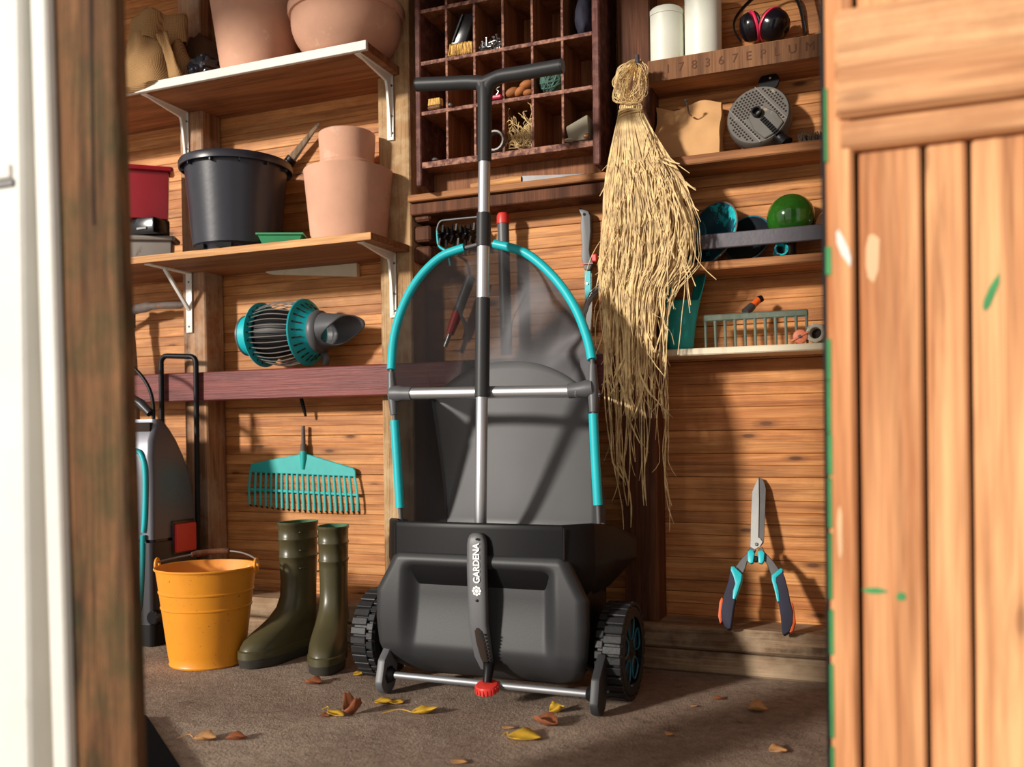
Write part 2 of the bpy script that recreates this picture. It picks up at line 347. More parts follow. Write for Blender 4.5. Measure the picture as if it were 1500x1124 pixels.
fpost('trim_3', 26, 45, 40, 80, YP + .02, YP + .05, 'green_paint', .002, 'mossy green grey strip between the two white boards')
fpost('trim_4', -60, 28, -46, 44, YP - .02, YP + .03, 'white_paint', .004, 'broad white painted board at the far left edge')
# small dark hinge knuckles on the green strip
for py in (30, 150, 260, 395, 520, 640, 780, 900, 1020):
    q = P(42 + py * .025, py, YP + .018); MB().box(q.x - .004, q.x + .006, q.y - .006, q.y + .004, q.z - .012, q.z + .012).build('hinge_knuckle', 'dark_steel', bpy.data.objects['trim_3'], 30, .002)
t4 = bpy.data.objects['trim_4']; q = P(8, 268, YP - .02); MB().box(q.x - .03, q.x + .012, q.y - .004, q.y + .002, q.z + .004, q.z + .022).build('hinge_leaf', 'white_paint', t4, 30, .002); MB().box(q.x - .03, q.x + .016, q.y - .003, q.y + .002, q.z - .006, q.z + .003).build('hinge_gap', 'dark_steel', t4, 30, .001)
# long split in the post
a, b_ = P(133, -60, YP), P(138, 330, YP)
MB().obox((a + b_) / 2 + V(0, .0, 0), (.0016, 0, 0), (0, .0012, 0), (b_ - a) / 2).build('crack', 'shadow_gap', tp, 0)
# ---- plank door, standing open on the near right
YD = -1.35
def DX(px): return P(px, 600, YD).x
door = thing('door_1', (DX(1211), YD, 0), 'open plank door of warm pine with flakes of green paint', 'door', None, 'structure')
x0, xs, g2, g3 = DX(1213), DX(1254), DX(1357), DX(1425); zb = P(1250, 219, YD).z; zr = P(1235, 177, YD).z; zt = P(1250, 15, YD).z
bw = g3 - g2
edges = [xs + .002, g2, g3] + [g3 + k * bw * 1.3 for k in range(1, 8)]
for a, b_ in zip(edges[:-1], edges[1:]):
    MB().box(a + .0025, b_ - .0025, YD + .012, YD + .03, .04, zb + .002).build('door_plank', 'door_wood', door, 30, .004)
    MB().box(a + .0025, b_ - .0025, YD + .012, YD + .03, zt, 2.0).build('door_plank', 'door_wood', door, 30, .004)
MB().box(xs, edges[-1], YD + .03, YD + .04, .04, 2.0).build('backing_board', 'shadow_gap', door, 30)
MB().box(x0, xs, YD, YD + .04, .02, 2.0).build('stile', 'door_wood', door, 30, .005)
MB().box(xs - .02, edges[-1], YD - .012, YD + .028, zr + .001, zt).build('rail', 'door_rail_wood', door, 30, .006)
MB().box(xs - .016, edges[-1], YD - .002, YD + .028, zb, zr).build('batten', 'door_rail_wood', door, 30, .004)
zz_ = .03
while zz_ < 1.05:
    h_ = random.uniform(.03, .09); MB().box(x0 - .0008, x0 + random.uniform(.002, .006), YD - .0008, YD + .041, zz_, zz_ + h_).build('edge_paint', 'bright_green', door, 30, .001); zz_ += h_ + (random.uniform(0, .012) if zz_ < .62 else random.uniform(.03, .12))
MB().box(x0 - .0055, x0 - .0002, YD + .006, YD + .05, .02, 2.0).build('dark_edge', 'dark_plastic', door, 30, .001)  # thin dark strip drawn as the door's edge thickness
def spot(px, py, w, h, yy, mat, sl=0):
    q = P(px, py, yy); n = 9
    pts = [q + V(w * math.cos(2 * math.pi * i / n) * random.uniform(.7, 1.1) + sl * h * math.sin(2 * math.pi * i / n), 0, h * math.sin(2 * math.pi * i / n) * random.uniform(.8, 1.1)) for i in range(n)]
    MB().prism(pts, (0, -.0006, 0)).build('paint_flake', mat, door, 0)
spot(1452, 430, .006, .022, YD + .0118, 'bright_green', .35); spot(1281, 866, .016, .004, YD + .0118, 'bright_green'); spot(1320, 874, .006, .006, YD + .0118, 'bright_green')
spot(1236, 365, .006, .022, YD - .0002, 'white_paint', -.3); spot(1278, 375, .010, .03, YD + .0118, 'old_cream'); spot(1230, 780, .004, .035, YD - .0002, 'old_cream')
# ================================================================== left shelves
def bracket(par, x, yf, yb, ztop, drop, style):
    m = MB()
    if style == 0:      # stamped steel angle with a raised tapering rib
        m.box(x - .011, x + .011, yb - .003, yb, ztop - drop, ztop); m.box(x - .011, x + .011, yf, yb, ztop - .003, ztop)
        r = []; n = 10; ln = yb - yf
        for i in range(n + 1):
            t = i / n; r.append(V(x - .004, yf + ln * .04 + t * (ln * .80), ztop - .003 - .020 * t ** .8))
        for i in range(1, n + 1):
            t = i / n; r.append(V(x - .004, yf + ln * .84 + (ln * .15 - .003) * min(1, t * 1.0) ** 1.0 * (1), ztop - .023 - (drop - .032) * t ** 1.6))
        r += [V(x - .004, yb - .003, ztop - drop + .008), V(x - .004, yb - .003, ztop - .003), V(x - .004, yf + ln * .04, ztop - .003)]
        m.prism(r, (.008, 0, 0))
    else:               # flat iron angle with a diagonal strut
        m.box(x - .012, x + .012, yb - .004, yb, ztop - drop, ztop); m.box(x - .012, x + .012, yf, yb, ztop - .004, ztop)
        d = V(0, yb - yf - .075, -(drop - .075)); c = V(x, yf + .075, ztop - .004) + d * .5; dn = d.normalized()
        m.obox(c, (.006, 0, 0), d * .5, V(0, -dn.z, dn.y) * .004)
    br = m.build('bracket', 'bracket_white', par, 30, .0015, 0, 2)
    for dz in (.03, .12, drop - .02):
        if dz < drop: MB().lathe([(.0035, 0), (.0035, .002), (.001, .003)], (x + (.006 if style == 0 else 0), yb - .003, ztop - dz), (0, -1, 0), 8).build('screw', 'dark_steel', br, 30)
Z1, Z2, SD = 1.703, 1.175, .30
s1 = thing('wall_shelf', (-1.9, -.15, Z1), 'upper plywood shelf with white front edge carrying two big clay pots', 'shelf')
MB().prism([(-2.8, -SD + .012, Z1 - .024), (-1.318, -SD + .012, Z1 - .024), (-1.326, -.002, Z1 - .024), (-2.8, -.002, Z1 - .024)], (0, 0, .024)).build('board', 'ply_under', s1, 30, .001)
MB().box(-2.8, -1.317, -SD, -SD + .0125, Z1 - .025, Z1 + .0006).build('front_edging', 'white_paint', s1, 30, .001)
bracket(s1, P(272, 190, -.1).x, -.285, -.098, Z1 - .024, .185, 0); bracket(s1, P(572, 150, -.103).x, -.285, -.103, Z1 - .024, .19, 0)
s2 = thing('wall_shelf', (-1.9, -.15, Z2), 'lower pale plywood shelf holding the black tub and stacked pots', 'shelf')
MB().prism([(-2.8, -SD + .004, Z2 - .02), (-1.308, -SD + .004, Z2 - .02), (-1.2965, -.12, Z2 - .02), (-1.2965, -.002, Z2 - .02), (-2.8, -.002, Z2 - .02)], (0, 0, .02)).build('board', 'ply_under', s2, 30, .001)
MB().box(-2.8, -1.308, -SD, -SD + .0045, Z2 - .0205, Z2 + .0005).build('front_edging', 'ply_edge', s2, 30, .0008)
bracket(s2, P(277, 430, -.1).x, -.285, -.098, Z2 - .02, .195, 1); bracket(s2, P(576, 420, -.103).x, -.285, -.103, Z2 - .02, .19, 0)
q0, q1 = P(392, 388, -.012), P(525, 398, -.012)
tag(MB().prism([V(q0.x, -.022, 1.150), V(q0.x + .02, -.022, 1.143), V(q1.x, -.022, 1.112), V(q1.x, -.022, 1.1545), V(q0.x, -.022, 1.1545)], (0, .018, 0)).build('wood_offcut', 'cream_paint', None, 30, .001), 'pale wedge shaped board offcut just under the lower shelf', 'board')
# ================================================================== pots, tub, crates
def pot(name, c, r0, r1, h, rim, mat, label, cat, th=.009, belly=0, grp=None):
    n = 10; out = [(r0 * .9, 0), (r0, .004)]
    for i in range(1, n + 1):
        t = i / n; out.append((r0 + (r1 - r0) * t + belly * math.sin(t * math.pi * .9), .004 + (h - rim - .004) * t))
    rr_ = out[-1][0]
    if rim: out += [(rr_ + .007, h - rim + .001), (rr_ + .010, h - rim * .6), (rr_ + .010, h - .004), (rr_ + .007, h), (rr_ - .002, h)]; rr_ += .0
    else: out += [(rr_, h), (rr_ - th * .5, h + .002)]
    inn = [(rr_ - th, h - .006), (r0 - th * .4, .02), (.001, .02)]
    root = thing(name, c, label, cat, grp)
    MB().lathe(out, c, (0, 0, 1), 48, cap1=False).build('pot_body', mat, root, 50)
    MB().lathe([(rr_ - .0015, h - .001), (rr_ - th, h - .006), (r0 - th * .4, .02), (.001, .02)], V(*c) + V(0, 0, .0012), (0, 0, 1), 48, cap0=False).build('inner_wall', mat, root, 50)
    return root
q = P(379, 60, -.175); pot('terracotta_pot', (q.x, -.178, Z1 + .001), .108, .150, .33, .03, 'terracotta', 'tall plain terracotta pot on the upper white edged shelf', 'plant pot')
q = P(512, 40, -.165); pot('terracotta_bowl', (q.x, -.180, Z1 + .001), .105, .152, .155, .03, 'terracotta', 'wide terracotta bowl pot with a thick rim at the upper shelf end', 'plant pot', .01, .022)
q = P(511, 300, -.15); c = (q.x, -.15, Z2 + .001)
pot('terracotta_pot', c, .110, .131, .218, 0, 'terracotta', 'pale terracotta pot on the lower shelf with a small pot on top', 'plant pot', .012)
root = thing('terracotta_pot', (c[0] - .004, c[1], Z2 + .2125), 'small terracotta pot stood upside down in the pale pot', 'plant pot')
o_ = (c[0] - .004, c[1], Z2 + .2125)
MB().lathe([(.06, .0), (.082, .0), (.086, .004), (.087, .028), (.084, .031), (.080, .032), (.079, .04), (.083, .11), (.083, .118), (.078, .122), (.02, .1215), (.018, .118), (.001, .118)], o_, (0, 0, 1), 48).build('pot_body', 'terracotta', root, 50)
# a clay disc inside the pale pot supports the small pot
MB().lathe([(.12, .0), (.12, .004)], (c[0], c[1], Z2 + .207), (0, 0, 1), 40).build('saucer', 'terracotta', root, 50)
q = P(352, 300, -.17); tc = V(q.x - .004, -.182, Z2 + .001); tub = thing('plastic_tub', tc, 'big black plastic plant tub with rolled rim on the lower shelf', 'tub')
MB().lathe([(.116, 0), (.120, .012), (.124, .016), (.130, .02), (.153, .262), (.154, .268), (.164, .270), (.165, .256), (.169, .256), (.170, .272), (.166, .279), (.153, .279), (.149, .27), (.126, .03), (.001, .028)], tc, (0, 0, 1), 56).build('tub_body', 'black_plastic', tub, 45)
for k in range(12):
    a = k * math.pi / 6 + .2; d = V(math.cos(a), math.sin(a), 0); MB().obox(tc + d * .158 + V(0, 0, .258), d * .007, V(-d.y, d.x, 0) * .002, (0, 0, .010)).build('rim_rib', 'black_plastic', tub, 0)
for k in (-1.9, -1.2): 
    d = V(math.cos(k), math.sin(k), 0); MB().obox(tc + d * .124 + V(0, 0, .008), d * .004, V(-d.y, d.x, 0) * .022, (0, 0, .007)).build('foot_slot', 'dark_plastic', tub, 0)
# old wooden tool leaning behind the tub
a, b_ = P(405, 262, -.03), P(468, 180, -.03); dv = (b_ - a).normalized(); a = b_ - dv * ((b_.z - Z2 - .004) / dv.z)
tl = thing('wooden_tool', (a.x, a.y, Z2), 'worn wooden handled dibber leaning behind the black tub', 'tool'); mid = a + (b_ - a) * .72
MB().tube([a, a + (b_ - a) * .4, mid], [.015, .017, .015], 10).build('handle', 'grey_wood', tl, 40)
MB().tube([mid, mid + (b_ - mid) * .2, mid + (b_ - mid) * .6, b_], [.015, .0165, .011, .006], 8, flat=.55).build('blade', 'grey_wood', tl, 40)
for t in (.80, .84, .88): MB().tube([mid + (b_ - mid) * (t - .82) * 1.5, mid + (b_ - mid) * ((t - .82) * 1.5 + .08)], .0175, 10).build('binding', 'dark_plastic', tl, 40)
# green seed tray
q = P(414, 352, -.255); tr_ = thing('seed_tray', (q.x, -.245, Z2), 'small green plastic tray at the front edge of the lower shelf', 'tray'); rz = Matrix.Rotation(.42, 3, 'Z'); bs = V(q.x - .012, -.24, Z2 + .001)
def rect(w, d, z): return [bs + rz @ V(*p) for p in ((-w, -d, z), (w, -d, z), (w, d, z), (-w, d, z))]
def loft4(secs):
    m = MB(); vs = [p for s_ in secs for p in s_]; n = 4; k = len(secs)
    return m.add(vs, [(i * n + j, i * n + (j + 1) % n, (i + 1) * n + (j + 1) % n, (i + 1) * n + j) for i in range(k - 1) for j in range(n)] + [(3, 2, 1, 0), tuple((k - 1) * n + j for j in range(n))])
loft4([rect(.052, .028, 0), rect(.062, .036, .024), rect(.068, .042, .026), rect(.068, .042, .031), rect(.061, .035, .031), rect(.051, .027, .004)]).build('tray_body', 'tray_green', tr_, 20)
# crates at the left
def crate(name, pl, pr, z0, h, mat, label, depth, tap=.012, inner=True):
    pl, pr = V(*pl), V(*pr); ex = (pr - pl); w = ex.length; ex.normalize(); ey = V(-ex.y, ex.x, 0)
    root = thing(name, (pl.x, pl.y, z0), label, 'crate')
    def rc(i, z): return [pl + ex * i + ey * i + V(0, 0, z0 + z), pl + ex * (w - i) + ey * i + V(0, 0, z0 + z), pl + ex * (w - i) + ey * (depth - i) + V(0, 0, z0 + z), pl + ex * i + ey * (depth - i) + V(0, 0, z0 + z)]
    loft4([rc(tap, 0), rc(.004, h - .02), rc(.004, h), rc(.009, h), rc(tap + .005, .005)]).build('crate_body', mat, root, 20, .003, 0, 2)
    m = MB()
    for a_, b2 in ((0, 1), (1, 2), (2, 3), (3, 0)):
        A, B = rc(-.004, h - .008)[a_], rc(-.004, h - .008)[b2]; m.tube([A, B], .008, 8)
    m.build('rim', mat, root, 40); return root
A, B = P(160, 335, -.27), P(268, 335, -.12)
B.x = -2.142
crate('storage_crate', (A.x - .03, -.275, 0), (-2.112, -.172, 0), Z2 + .001, .086, 'crate_grey', 'grey plastic crate at the bottom of the stack by the stud', .06, .006)
A = P(176, 330, -.27)
gb = thing('black_case', (A.x, -.24, Z2 + .088), 'flat black case between the grey and the red crate', 'case')
MB().box(A.x - .02, A.x + .10, -.235, -.16, Z2 + .089, Z2 + .139).build('case_body', 'glossy_black', gb, 30, .006, 0, 2)
MB().box(A.x + .035, A.x + .075, -.239, -.2345, Z2 + .1, Z2 + .108).build('case_latch', 'dark_steel', gb, 30, .001)
crate('storage_crate', (A.x - .02, -.29, 0), (-2.112, -.178, 0), Z2 + .140, .165, 'crate_red', 'dark red plastic crate on top of the stack by the stud', .062, .008)
# ================================================================== sacks on the upper shelf
sk = thing('burlap_sack', (-2.2, -.2, Z1), 'slumped burlap sack with folded collar at the left end of the upper shelf', 'sack')
q = P(214, 70, -.24); sx = q.x
def sackf(u, v):
    a = 2 * math.pi * u; w = .150 * (1 - .62 * v ** 1.3); d = .115 * (1 - .45 * v)
    n = noise.noise(V(math.cos(a) * 1.6, math.sin(a) * 1.6, v * 2.5)) * .022 + .007 * math.sin(a * 6 + v * 5) * v
    k = .8 if v < .01 else 1
    return V(sx + (w + n) * math.cos(a) * k + .012 * v, -.212 + (d + n) * math.sin(a) * k, Z1 + .003 + v * .165 - .03 * max(0, -math.sin(a) - .55) * (1 - v) ** 3 * 2)
MB().grid(sackf, 48, 20, True).build('sack_body', 'burlap', sk, 80)
def cuff(cx, cy, cz, r0, r1, h, drop, ph, amp, sd_, lean=0):
    def fn(u, v):
        a = 2 * math.pi * u; t = v; r_ = r0 + (r1 - r0) * math.sin(min(1, t * 1.25) * math.pi * .5) ** .8
        z = h * math.sin(math.pi * min(1, t * 1.15) * .72) - drop * ss(.5, 1, t)
        wv = amp * t * (math.sin(a * 3 + ph) + .7 * math.sin(a * 5 + ph * 2) + noise.noise(V(math.cos(a) * 2, math.sin(a) * 2, sd_)))
        return V(cx + (r_ + wv) * math.cos(a) + lean * z, cy + (r_ * .8 + wv * .7) * math.sin(a), cz + z + amp * .8 * t * math.sin(a * 4 + ph))
    return MB().grid(fn, 64, 16, True)
cuff(sx + .015, -.212, Z1 + .150, .050, .082, .085, .075, .6, .016, 3, .15).build('folded_collar', 'burlap', sk, 80, 0, .004)
def tail(u, v):
    a = (u - .5) * 3.4; z = .145 * (1 - v) + .004
    x = sx + .085 + .050 * v + (.016 + .020 * v) * math.sin(u * 11) ; y = -.288 + .10 * u + .012 * math.sin(u * 17 + v * 3)
    return V(x + .018 * math.cos(a), y, Z1 + z + .012 * math.sin(u * 9) * (1 - v) + .006 * noise.noise(V(u * 5, v * 5, 2)))
MB().grid(tail, 36, 14).build('sack_flap', 'burlap', sk, 80, 0, .004)
bb = thing('plastic_bag', (-2.0, -.2, Z1), 'crumpled shiny black plastic bag between sack and tall pot', 'bag')
q = P(300, 82, -.22); MB().ball((q.x, -.215, Z1 + .040), (.05, .05, .045), 40, 26, .35, 3.2, 5).build('bag_body', 'bag_black', bb, 25)
q = P(296, 30, -.06); ds = thing('burlap_sack', (q.x, -.06, Z1), 'dark brown sack heaped against the wall behind the burlap sack', 'sack')
MB().ball((q.x, -.098, Z1 + .105), (.11, .055, .11), 36, 24, .22, 3, 9).build('sack_body', 'sack_dark', ds, 70)
# ================================================================== pigeonhole cabinet
CY, CB = -.172, -.006
cxl, cxr = -1.232, -.690
cab = thing('pigeonhole_cabinet', (-.96, -.09, 1.318), 'old reddish brown pigeonhole cabinet with chipped edges above the ledge', 'cabinet')
rows = [1.380, 1.5265, 1.668, 1.815, 1.962]
xi = [cxl + .012 + k * (cxr - .018 - cxl - .012) / 6 for k in range(7)]
MB().box(cxl, cxl + .017, CY - .004, CB, 1.3215, 2.08).build('side_panel', 'cabinet_side', cab, 30, .003)
MB().box(cxr - .020, cxr, CY - .004, CB, 1.3215, 2.08).build('side_panel', 'cabinet_side', cab, 30, .003)
MB().box(cxl + .017, cxr - .02, CB - .008, CB, 1.38, 2.08).build('back_panel', 'cabinet_wood', cab, 30)
for i, z in enumerate(rows):
    t = .008 if i == 0 else .0045
    MB().box(cxl + .0175, cxr - .0205, CY + .004, CB - .0085, z - t, z + t).build('shelf_board', 'cabinet_wood', cab, 30, .0008)
    MB().box(cxl + .0172, cxr - .0202, CY, CY + .0042, z - t - .0008, z + t + .0008).build('edge_strip', 'cabinet_edge', cab, 30, .001)
for a, b_ in zip(rows[:-1], rows[1:]):
    lo = a + (.0085 if a == rows[0] else .005)
    for x in xi[1:-1]:
        MB().box(x - .003, x + .003, CY + .004, CB - .0085, lo, b_ - .005).build('divider', 'cabinet_wood', cab, 30, .0006)
        MB().box(x - .0034, x + .0034, CY + .0005, CY + .0042, lo, b_ - .005).build('edge_strip', 'cabinet_edge', cab, 30, .0006)
MB().box(cxl + .0175, cxr - .0205, CY + .075, CY + .09, 1.3215, 1.3718).build('apron', 'cabinet_wood', cab, 30, .001)
def cell(c, r): return V((xi[c] + xi[c + 1]) / 2, -.120, rows[r] + (.0095 if r == 0 else .006))
# hand brush
b0 = cell(1, 2); br = thing('hand_brush', b0, 'hand brush with pale bristles and dark handle in a pigeonhole', 'brush')
m = MB()
for k in range(260):
    x = random.uniform(-.033, .033); y = random.uniform(-.02, .02); m.tube([b0 + V(x, -.03 + y, .034), b0 + V(x * 1.08 + random.uniform(-.003, .003), -.03 + y * 1.15 - .004, .0)], [.0016, .0012], 4)
m.box(b0.x - .034, b0.x + .034, b0.y - .05, b0.y - .01, b0.z + .006, b0.z + .03)
m.build('bristles', 'bristle', br, 0, kind='stuff')
m = MB().obox(b0 + V(.004, -.028, .076), V(.024, 0, .0), (0, .014, 0), V(.016, 0, .040)); m.build('brush_block', 'glossy_black', br, 30, .004, 0, 2)
MB().obox(b0 + V(-.010, -.044, .078), V(.003, 0, 0), (0, .003, 0), V(.016, 0, .036)).build('handle_rib', 'dark_plastic', br, 30, .001)
# screws
b0 = cell(2, 2); m = MB()
for k in range(90):
    t = random.random(); x = random.uniform(-.03, .034); h = .003 + .034 * max(0, (x + .034) / .068) * random.random(); d = V(random.uniform(-1, 1), random.uniform(-.6, .6), random.uniform(-.1, .6)).normalized() * .011
    c = b0 + V(x, random.uniform(-.045, -.01), h + abs(d.z)); m.tube([c - d, c + d * .8, c + d * .8, c + d], [.0016, .0016, .0034, .0034], 6)
tag(m.build('screw_heap', 'pewter', None, 40, world=b0), 'heap of silvery screws in a pigeonhole of the cabinet', 'screws', None, 'stuff')
# dark rolled cloth
b0 = cell(5, 2); m = MB().ball(b0 + V(.008, .0, .06), (.026, .045, .060), 28, 18, .12, 3, 2); tag(m.build('rolled_cloth', 'cloth_navy', None, 70, world=b0), 'dark navy rolled cloth in the top right pigeonhole', 'cloth')
# nail brush
b0 = cell(0, 1) + V(.004, -.045, .0005); nb = thing('nail_brush', b0, 'small yellow bristled scrubbing brush in a left pigeonhole', 'brush')
MB().box(b0.x - .02, b0.x + .02, b0.y - .012, b0.y + .012, b0.z, b0.z + .012).build('brush_block', 'handle_wood', nb, 30, .003)
m = MB()
for i in range(10):
    for j in range(4): c = b0 + V(-.017 + .0038 * i, -.009 + .006 * j, .012); m.tube([c, c + V(random.uniform(-.002, .002), 0, .018)], .0022, 5)
m.build('bristles', 'bristle', nb, 30, kind='stuff')
# twine ball
b0 = cell(4, 1) + V(.002, -.012, .0405); m = MB()
for k in range(34):
    n_ = V(random.gauss(0, 1), random.gauss(0, 1), random.gauss(0, 1)).normalized(); u = n_.orthogonal().normalized(); w = n_.cross(u); r_ = random.uniform(.033, .0368)
    m.tube([b0 + u * r_ * math.cos(i * .3927) + w * r_ * math.sin(i * .3927) for i in range(16)], .0028, 5, True)
tw = thing('twine_ball', b0 - V(0, 0, .04), 'ball of dark green garden twine in a pigeonhole behind the handle', 'twine')
m.build('twine', 'twine_green', tw, 60, kind='stuff'); MB().ball(b0, .0335, 20, 12).build('core', 'twine_green', tw, 60)
# brown bulbs
b0 = cell(3, 1)
for (x, y, z, r_, an, lb_) in [(-.022, -.038, .0185, .0145, .5, 'largest brown flower bulb at the left of the pigeonhole pile'), (.003, -.038, .0185, .0135, .9, 'brown flower bulb leaning in the middle of the pigeonhole pile'), (.025, -.038, .0115, .0105, .1, 'small brown flower bulb at the bottom right of the pile'), (.020, -.036, .0345, .014, .3, 'brown flower bulb lying on top of the pile')]:
    c = b0 + V(x, y, z); rm = Matrix.Rotation(an, 3, 'Y')
    o = MB().ball(c, (r_ * 1.45, r_, r_ * .86), 16, 10, .05, 2, x * 50, Matrix.Rotation(-an * .6, 3, 'Y')).build('flower_bulb', 'cork_brown', None, 60, world=c - V(0, 0, r_))
    tag(o, lb_, 'bulb', 'bulbs in one pigeonhole')
b0 = cell(2, 1) + V(.018, -.05, 0); rt_ = thing('red_gadget', b0, 'small red gadget with a wire hook in a middle pigeonhole', 'tool')
MB().box(b0.x - .02, b0.x + .022, b0.y - .012, b0.y + .012, b0.z + .0005, b0.z + .011).build('base', 'pink_red', rt_, 30, .003)
MB().tube(catmull([b0 + V(.0, 0, .010), b0 + V(.01, 0, .022), b0 + V(.004, 0, .03), b0 + V(.016, -.004, .034)], 5), .0018, 6).build('wire_hook', 'steel', rt_, 60)
# raffia tangle
b0 = cell(3, 0); m = MB()
for k in range(80):
    c = b0 + V(random.uniform(-.006, .03), random.uniform(-.06, .0), .008)
    pts = [c]
    for j in range(5): pts.append(V(min(max(pts[-1].x + random.uniform(-.025, .025), xi[3] + .004), xi[4] - .004), min(max(pts[-1].y + random.uniform(-.015, .015), -.165), -.03), min(max(pts[-1].z + random.uniform(-.012, .032), b0.z + .002), b0.z + .125)))
    m.tube(catmull(pts, 4), random.uniform(.0006, .0013), 4)
tag(m.build('raffia_tangle', 'raffia', None, 60, world=b0), 'tangle of pale straw raffia stuffed in a lower pigeonhole', 'raffia', None, 'stuff')
# canvas pouch and bits
b0 = cell(5, 0) + V(.0, -.03, 0); m = MB().hexa([b0 + V(*p) for p in ((-.028, -.02, .001), (.030, -.026, .001), (.034, .02, .001), (-.02, .02, .001), (-.036, -.024, .042), (.028, -.03, .066), (.034, .012, .06), (-.02, .01, .05))])
tag(m.build('canvas_pouch', 'canvas_grey', None, 30, .006, 0, 2, world=b0), 'crumpled grey canvas pouch in the lower right pigeonhole', 'pouch')
b0 = cell(5, 0); tag(MB().lathe([(.001, 0), (.007, .001), (.009, .006), (.006, .012), (.001, .014)], b0 + V(.026, -.063, .0005), (0, 0, 1), 12).build('clay_bead', 'glaze_brown', None, 60, world=b0 + V(.026, -.063, 0)), 'small brown bead beside the canvas pouch', 'bead')
tag(MB().lathe([(.012, 0), (.013, .002), (.012, .004)], b0 + V(-.022, -.062, .0005), (0, 0, 1), 16).build('metal_disc', 'bone_grey', None, 40, world=b0 + V(-.022, -.062, 0)), 'pale flat disc in front of the canvas pouch', 'disc')
b0 = cell(0, 0) + V(.004, -.05, .0005); tag(MB().lathe([(.009, 0), (.010, .003), (.006, .007), (.003, .008)], b0, (0, 0, 1), 14).build('metal_button', 'pewter', None, 40, world=b0), 'small metal cap in the lowest left pigeonhole', 'cap')
b0 = cell(1, 1) + V(-.028, -.06, .0005); tag(MB().lathe([(.006, 0), (.007, .004), (.004, .007)], b0, (0, 0, 1), 12).build('metal_button', 'pewter', None, 40, world=b0), 'tiny metal cap on the shelf under the handle grip', 'cap')
b0 = cell(2, 0) + V(.022, -.04, 0); hr = thing('hose_ring', b0, 'coil of dark hose behind the pole in a lower pigeonhole', 'hose')
for k in range(3): MB().tube([b0 + V(-.005 + .026 * math.cos(i * .3927), -.008 * k, .031 + .026 * math.sin(i * .3927)) for i in range(16)], .0042, 6, True).build('coil', 'wire_grey', hr, 60)
# knife on the ledge
a, b_ = P(690, 270, -.10), P(858, 257, -.10); zz = 1.3195
kn = thing('garden_knife', ((a.x + b_.x) / 2, -.10, 1.318), 'wooden handled garden knife lying on the ledge below the cabinet', 'knife')
pts = [V(a.x, -.10, zz + .007), V(a.x + .05, -.10, zz + .009), V(a.x + .12, -.10, zz + .0105), V(a.x + .155, -.10, zz + .009)]
MB().tube(pts, [.007, .008, .0105, .009], 10, flat=.7).build('handle', 'ply_edge', kn, 50)
MB().prism([V(a.x + .155, -.1, zz + .001), V(b_.x, -.1, zz + .003), V(a.x + .155, -.1, zz + .018)], (0, .003, 0)).build('blade', 'dark_steel', kn, 20)
# ================================================================== tools on the middle wall
tl = thing('star_tiller', P(668, 360, -.05), 'black star wheel hand tiller hanging above the net hoop', 'tool')
c0, c1 = P(646, 346, -.055), P(700, 343, -.055)
MB().tube([c0, c1], .004, 8).build('axle', 'dark_steel', tl, 50)
for k in range(6):
    c = c0 + (c1 - c0) * (k + .4) / 6; pts = []
    for i in range(12):
        a = i * math.pi / 6 + k * .4; r_ = .034 if i % 2 == 0 else .016; pts.append(c + V(-.004 + .008 * math.sin(a), r_ * math.cos(a), r_ * math.sin(a)))
    MB().prism(pts, (.007, 0, 0)).build('star_wheel', 'dark_plastic', tl, 30, .001)
MB().tube(catmull([P(640, 338, -.06), P(645, 325, -.06), P(660, 322, -.06), P(700, 318, -.06)], 5), .004, 8).build('frame', 'dark_steel', tl, 50)
MB().tube(catmull([P(640, 338, -.06), P(643, 360, -.06), P(655, 370, -.06), P(660, 390, -.06)], 5), .004, 8).build('frame', 'teal', tl, 50)
a, b_ = P(737, 322, -.06), P(742, 520, -.06); th_ = thing('handle_tool', b_, 'grey tool handle with red cap hanging behind the net hoop', 'tool')
MB().tube([b_, a], .0165, 14).build('shaft', 'mid_grey', th_, 50); MB().lathe([(.0185, 0), (.0185, .022), (.015, .03), (.004, .031)], a - V(0, 0, .012), (0, 0, 1), 16).build('cap', 'red_plastic', th_, 40)
a, b_ = P(690, 405, -.05), P(652, 508, -.05); th_ = thing('hand_fork', b_, 'hand fork with red and grey handle seen through the left of the net', 'tool')
MB().tube([a, a + (b_ - a) * .5], .015, 10).build('shaft', 'mid_grey', th_, 50); MB().tube([a + (b_ - a) * .5, a + (b_ - a) * .82], [.016, .012], 10).build('grip', 'red_plastic', th_, 50)
MB().tube([a + (b_ - a) * .82, b_], .007, 8).build('tine', 'steel', th_, 50)
# pruning saw
YS = -.035
def z7(x, y): return P(840 + x / 4.16, 290 + y / 4.16, YS)
sw = thing('pruning_saw', z7(80, 800), 'pruning saw with grey handle and teal blade sleeve hanging on the wall', 'saw')
MB().prism([z7(*p) for p in ((26, 58), (40, 57), (62, 70), (90, 80), (102, 108), (105, 200), (96, 320), (102, 362), (120, 392), (98, 440), (66, 440), (55, 392), (44, 352), (52, 300), (42, 180), (46, 105))], (0, .022, 0)).build('handle', 'mid_grey', sw, 30, .005, 0, 3)
MB().lathe([(.004, 0), (.004, .002)], z7(66, 100) + V(0, .0002, 0), (0, -1, 0), 12).build('hanging_hole', 'shadow_gap', sw, 30)
MB().prism([z7(*p) for p in ((106, 342), (140, 338), (142, 388), (110, 388))], (0, .016, 0)).build('lock_button', 'red_plastic', sw, 30, .003)
MB().prism([z7(*p) for p in ((38, 404), (120, 396), (121, 402), (40, 409))], (0, -.004, 0)).build('guard', 'red_plastic', sw, 30)
MB().prism([z7(*p) + V(0, .008, 0) for p in ((62, 438), (99, 438), (101, 560), (84, 600), (64, 640))], (0, .005, 0)).build('blade_sleeve', 'teal', sw, 30, .001)
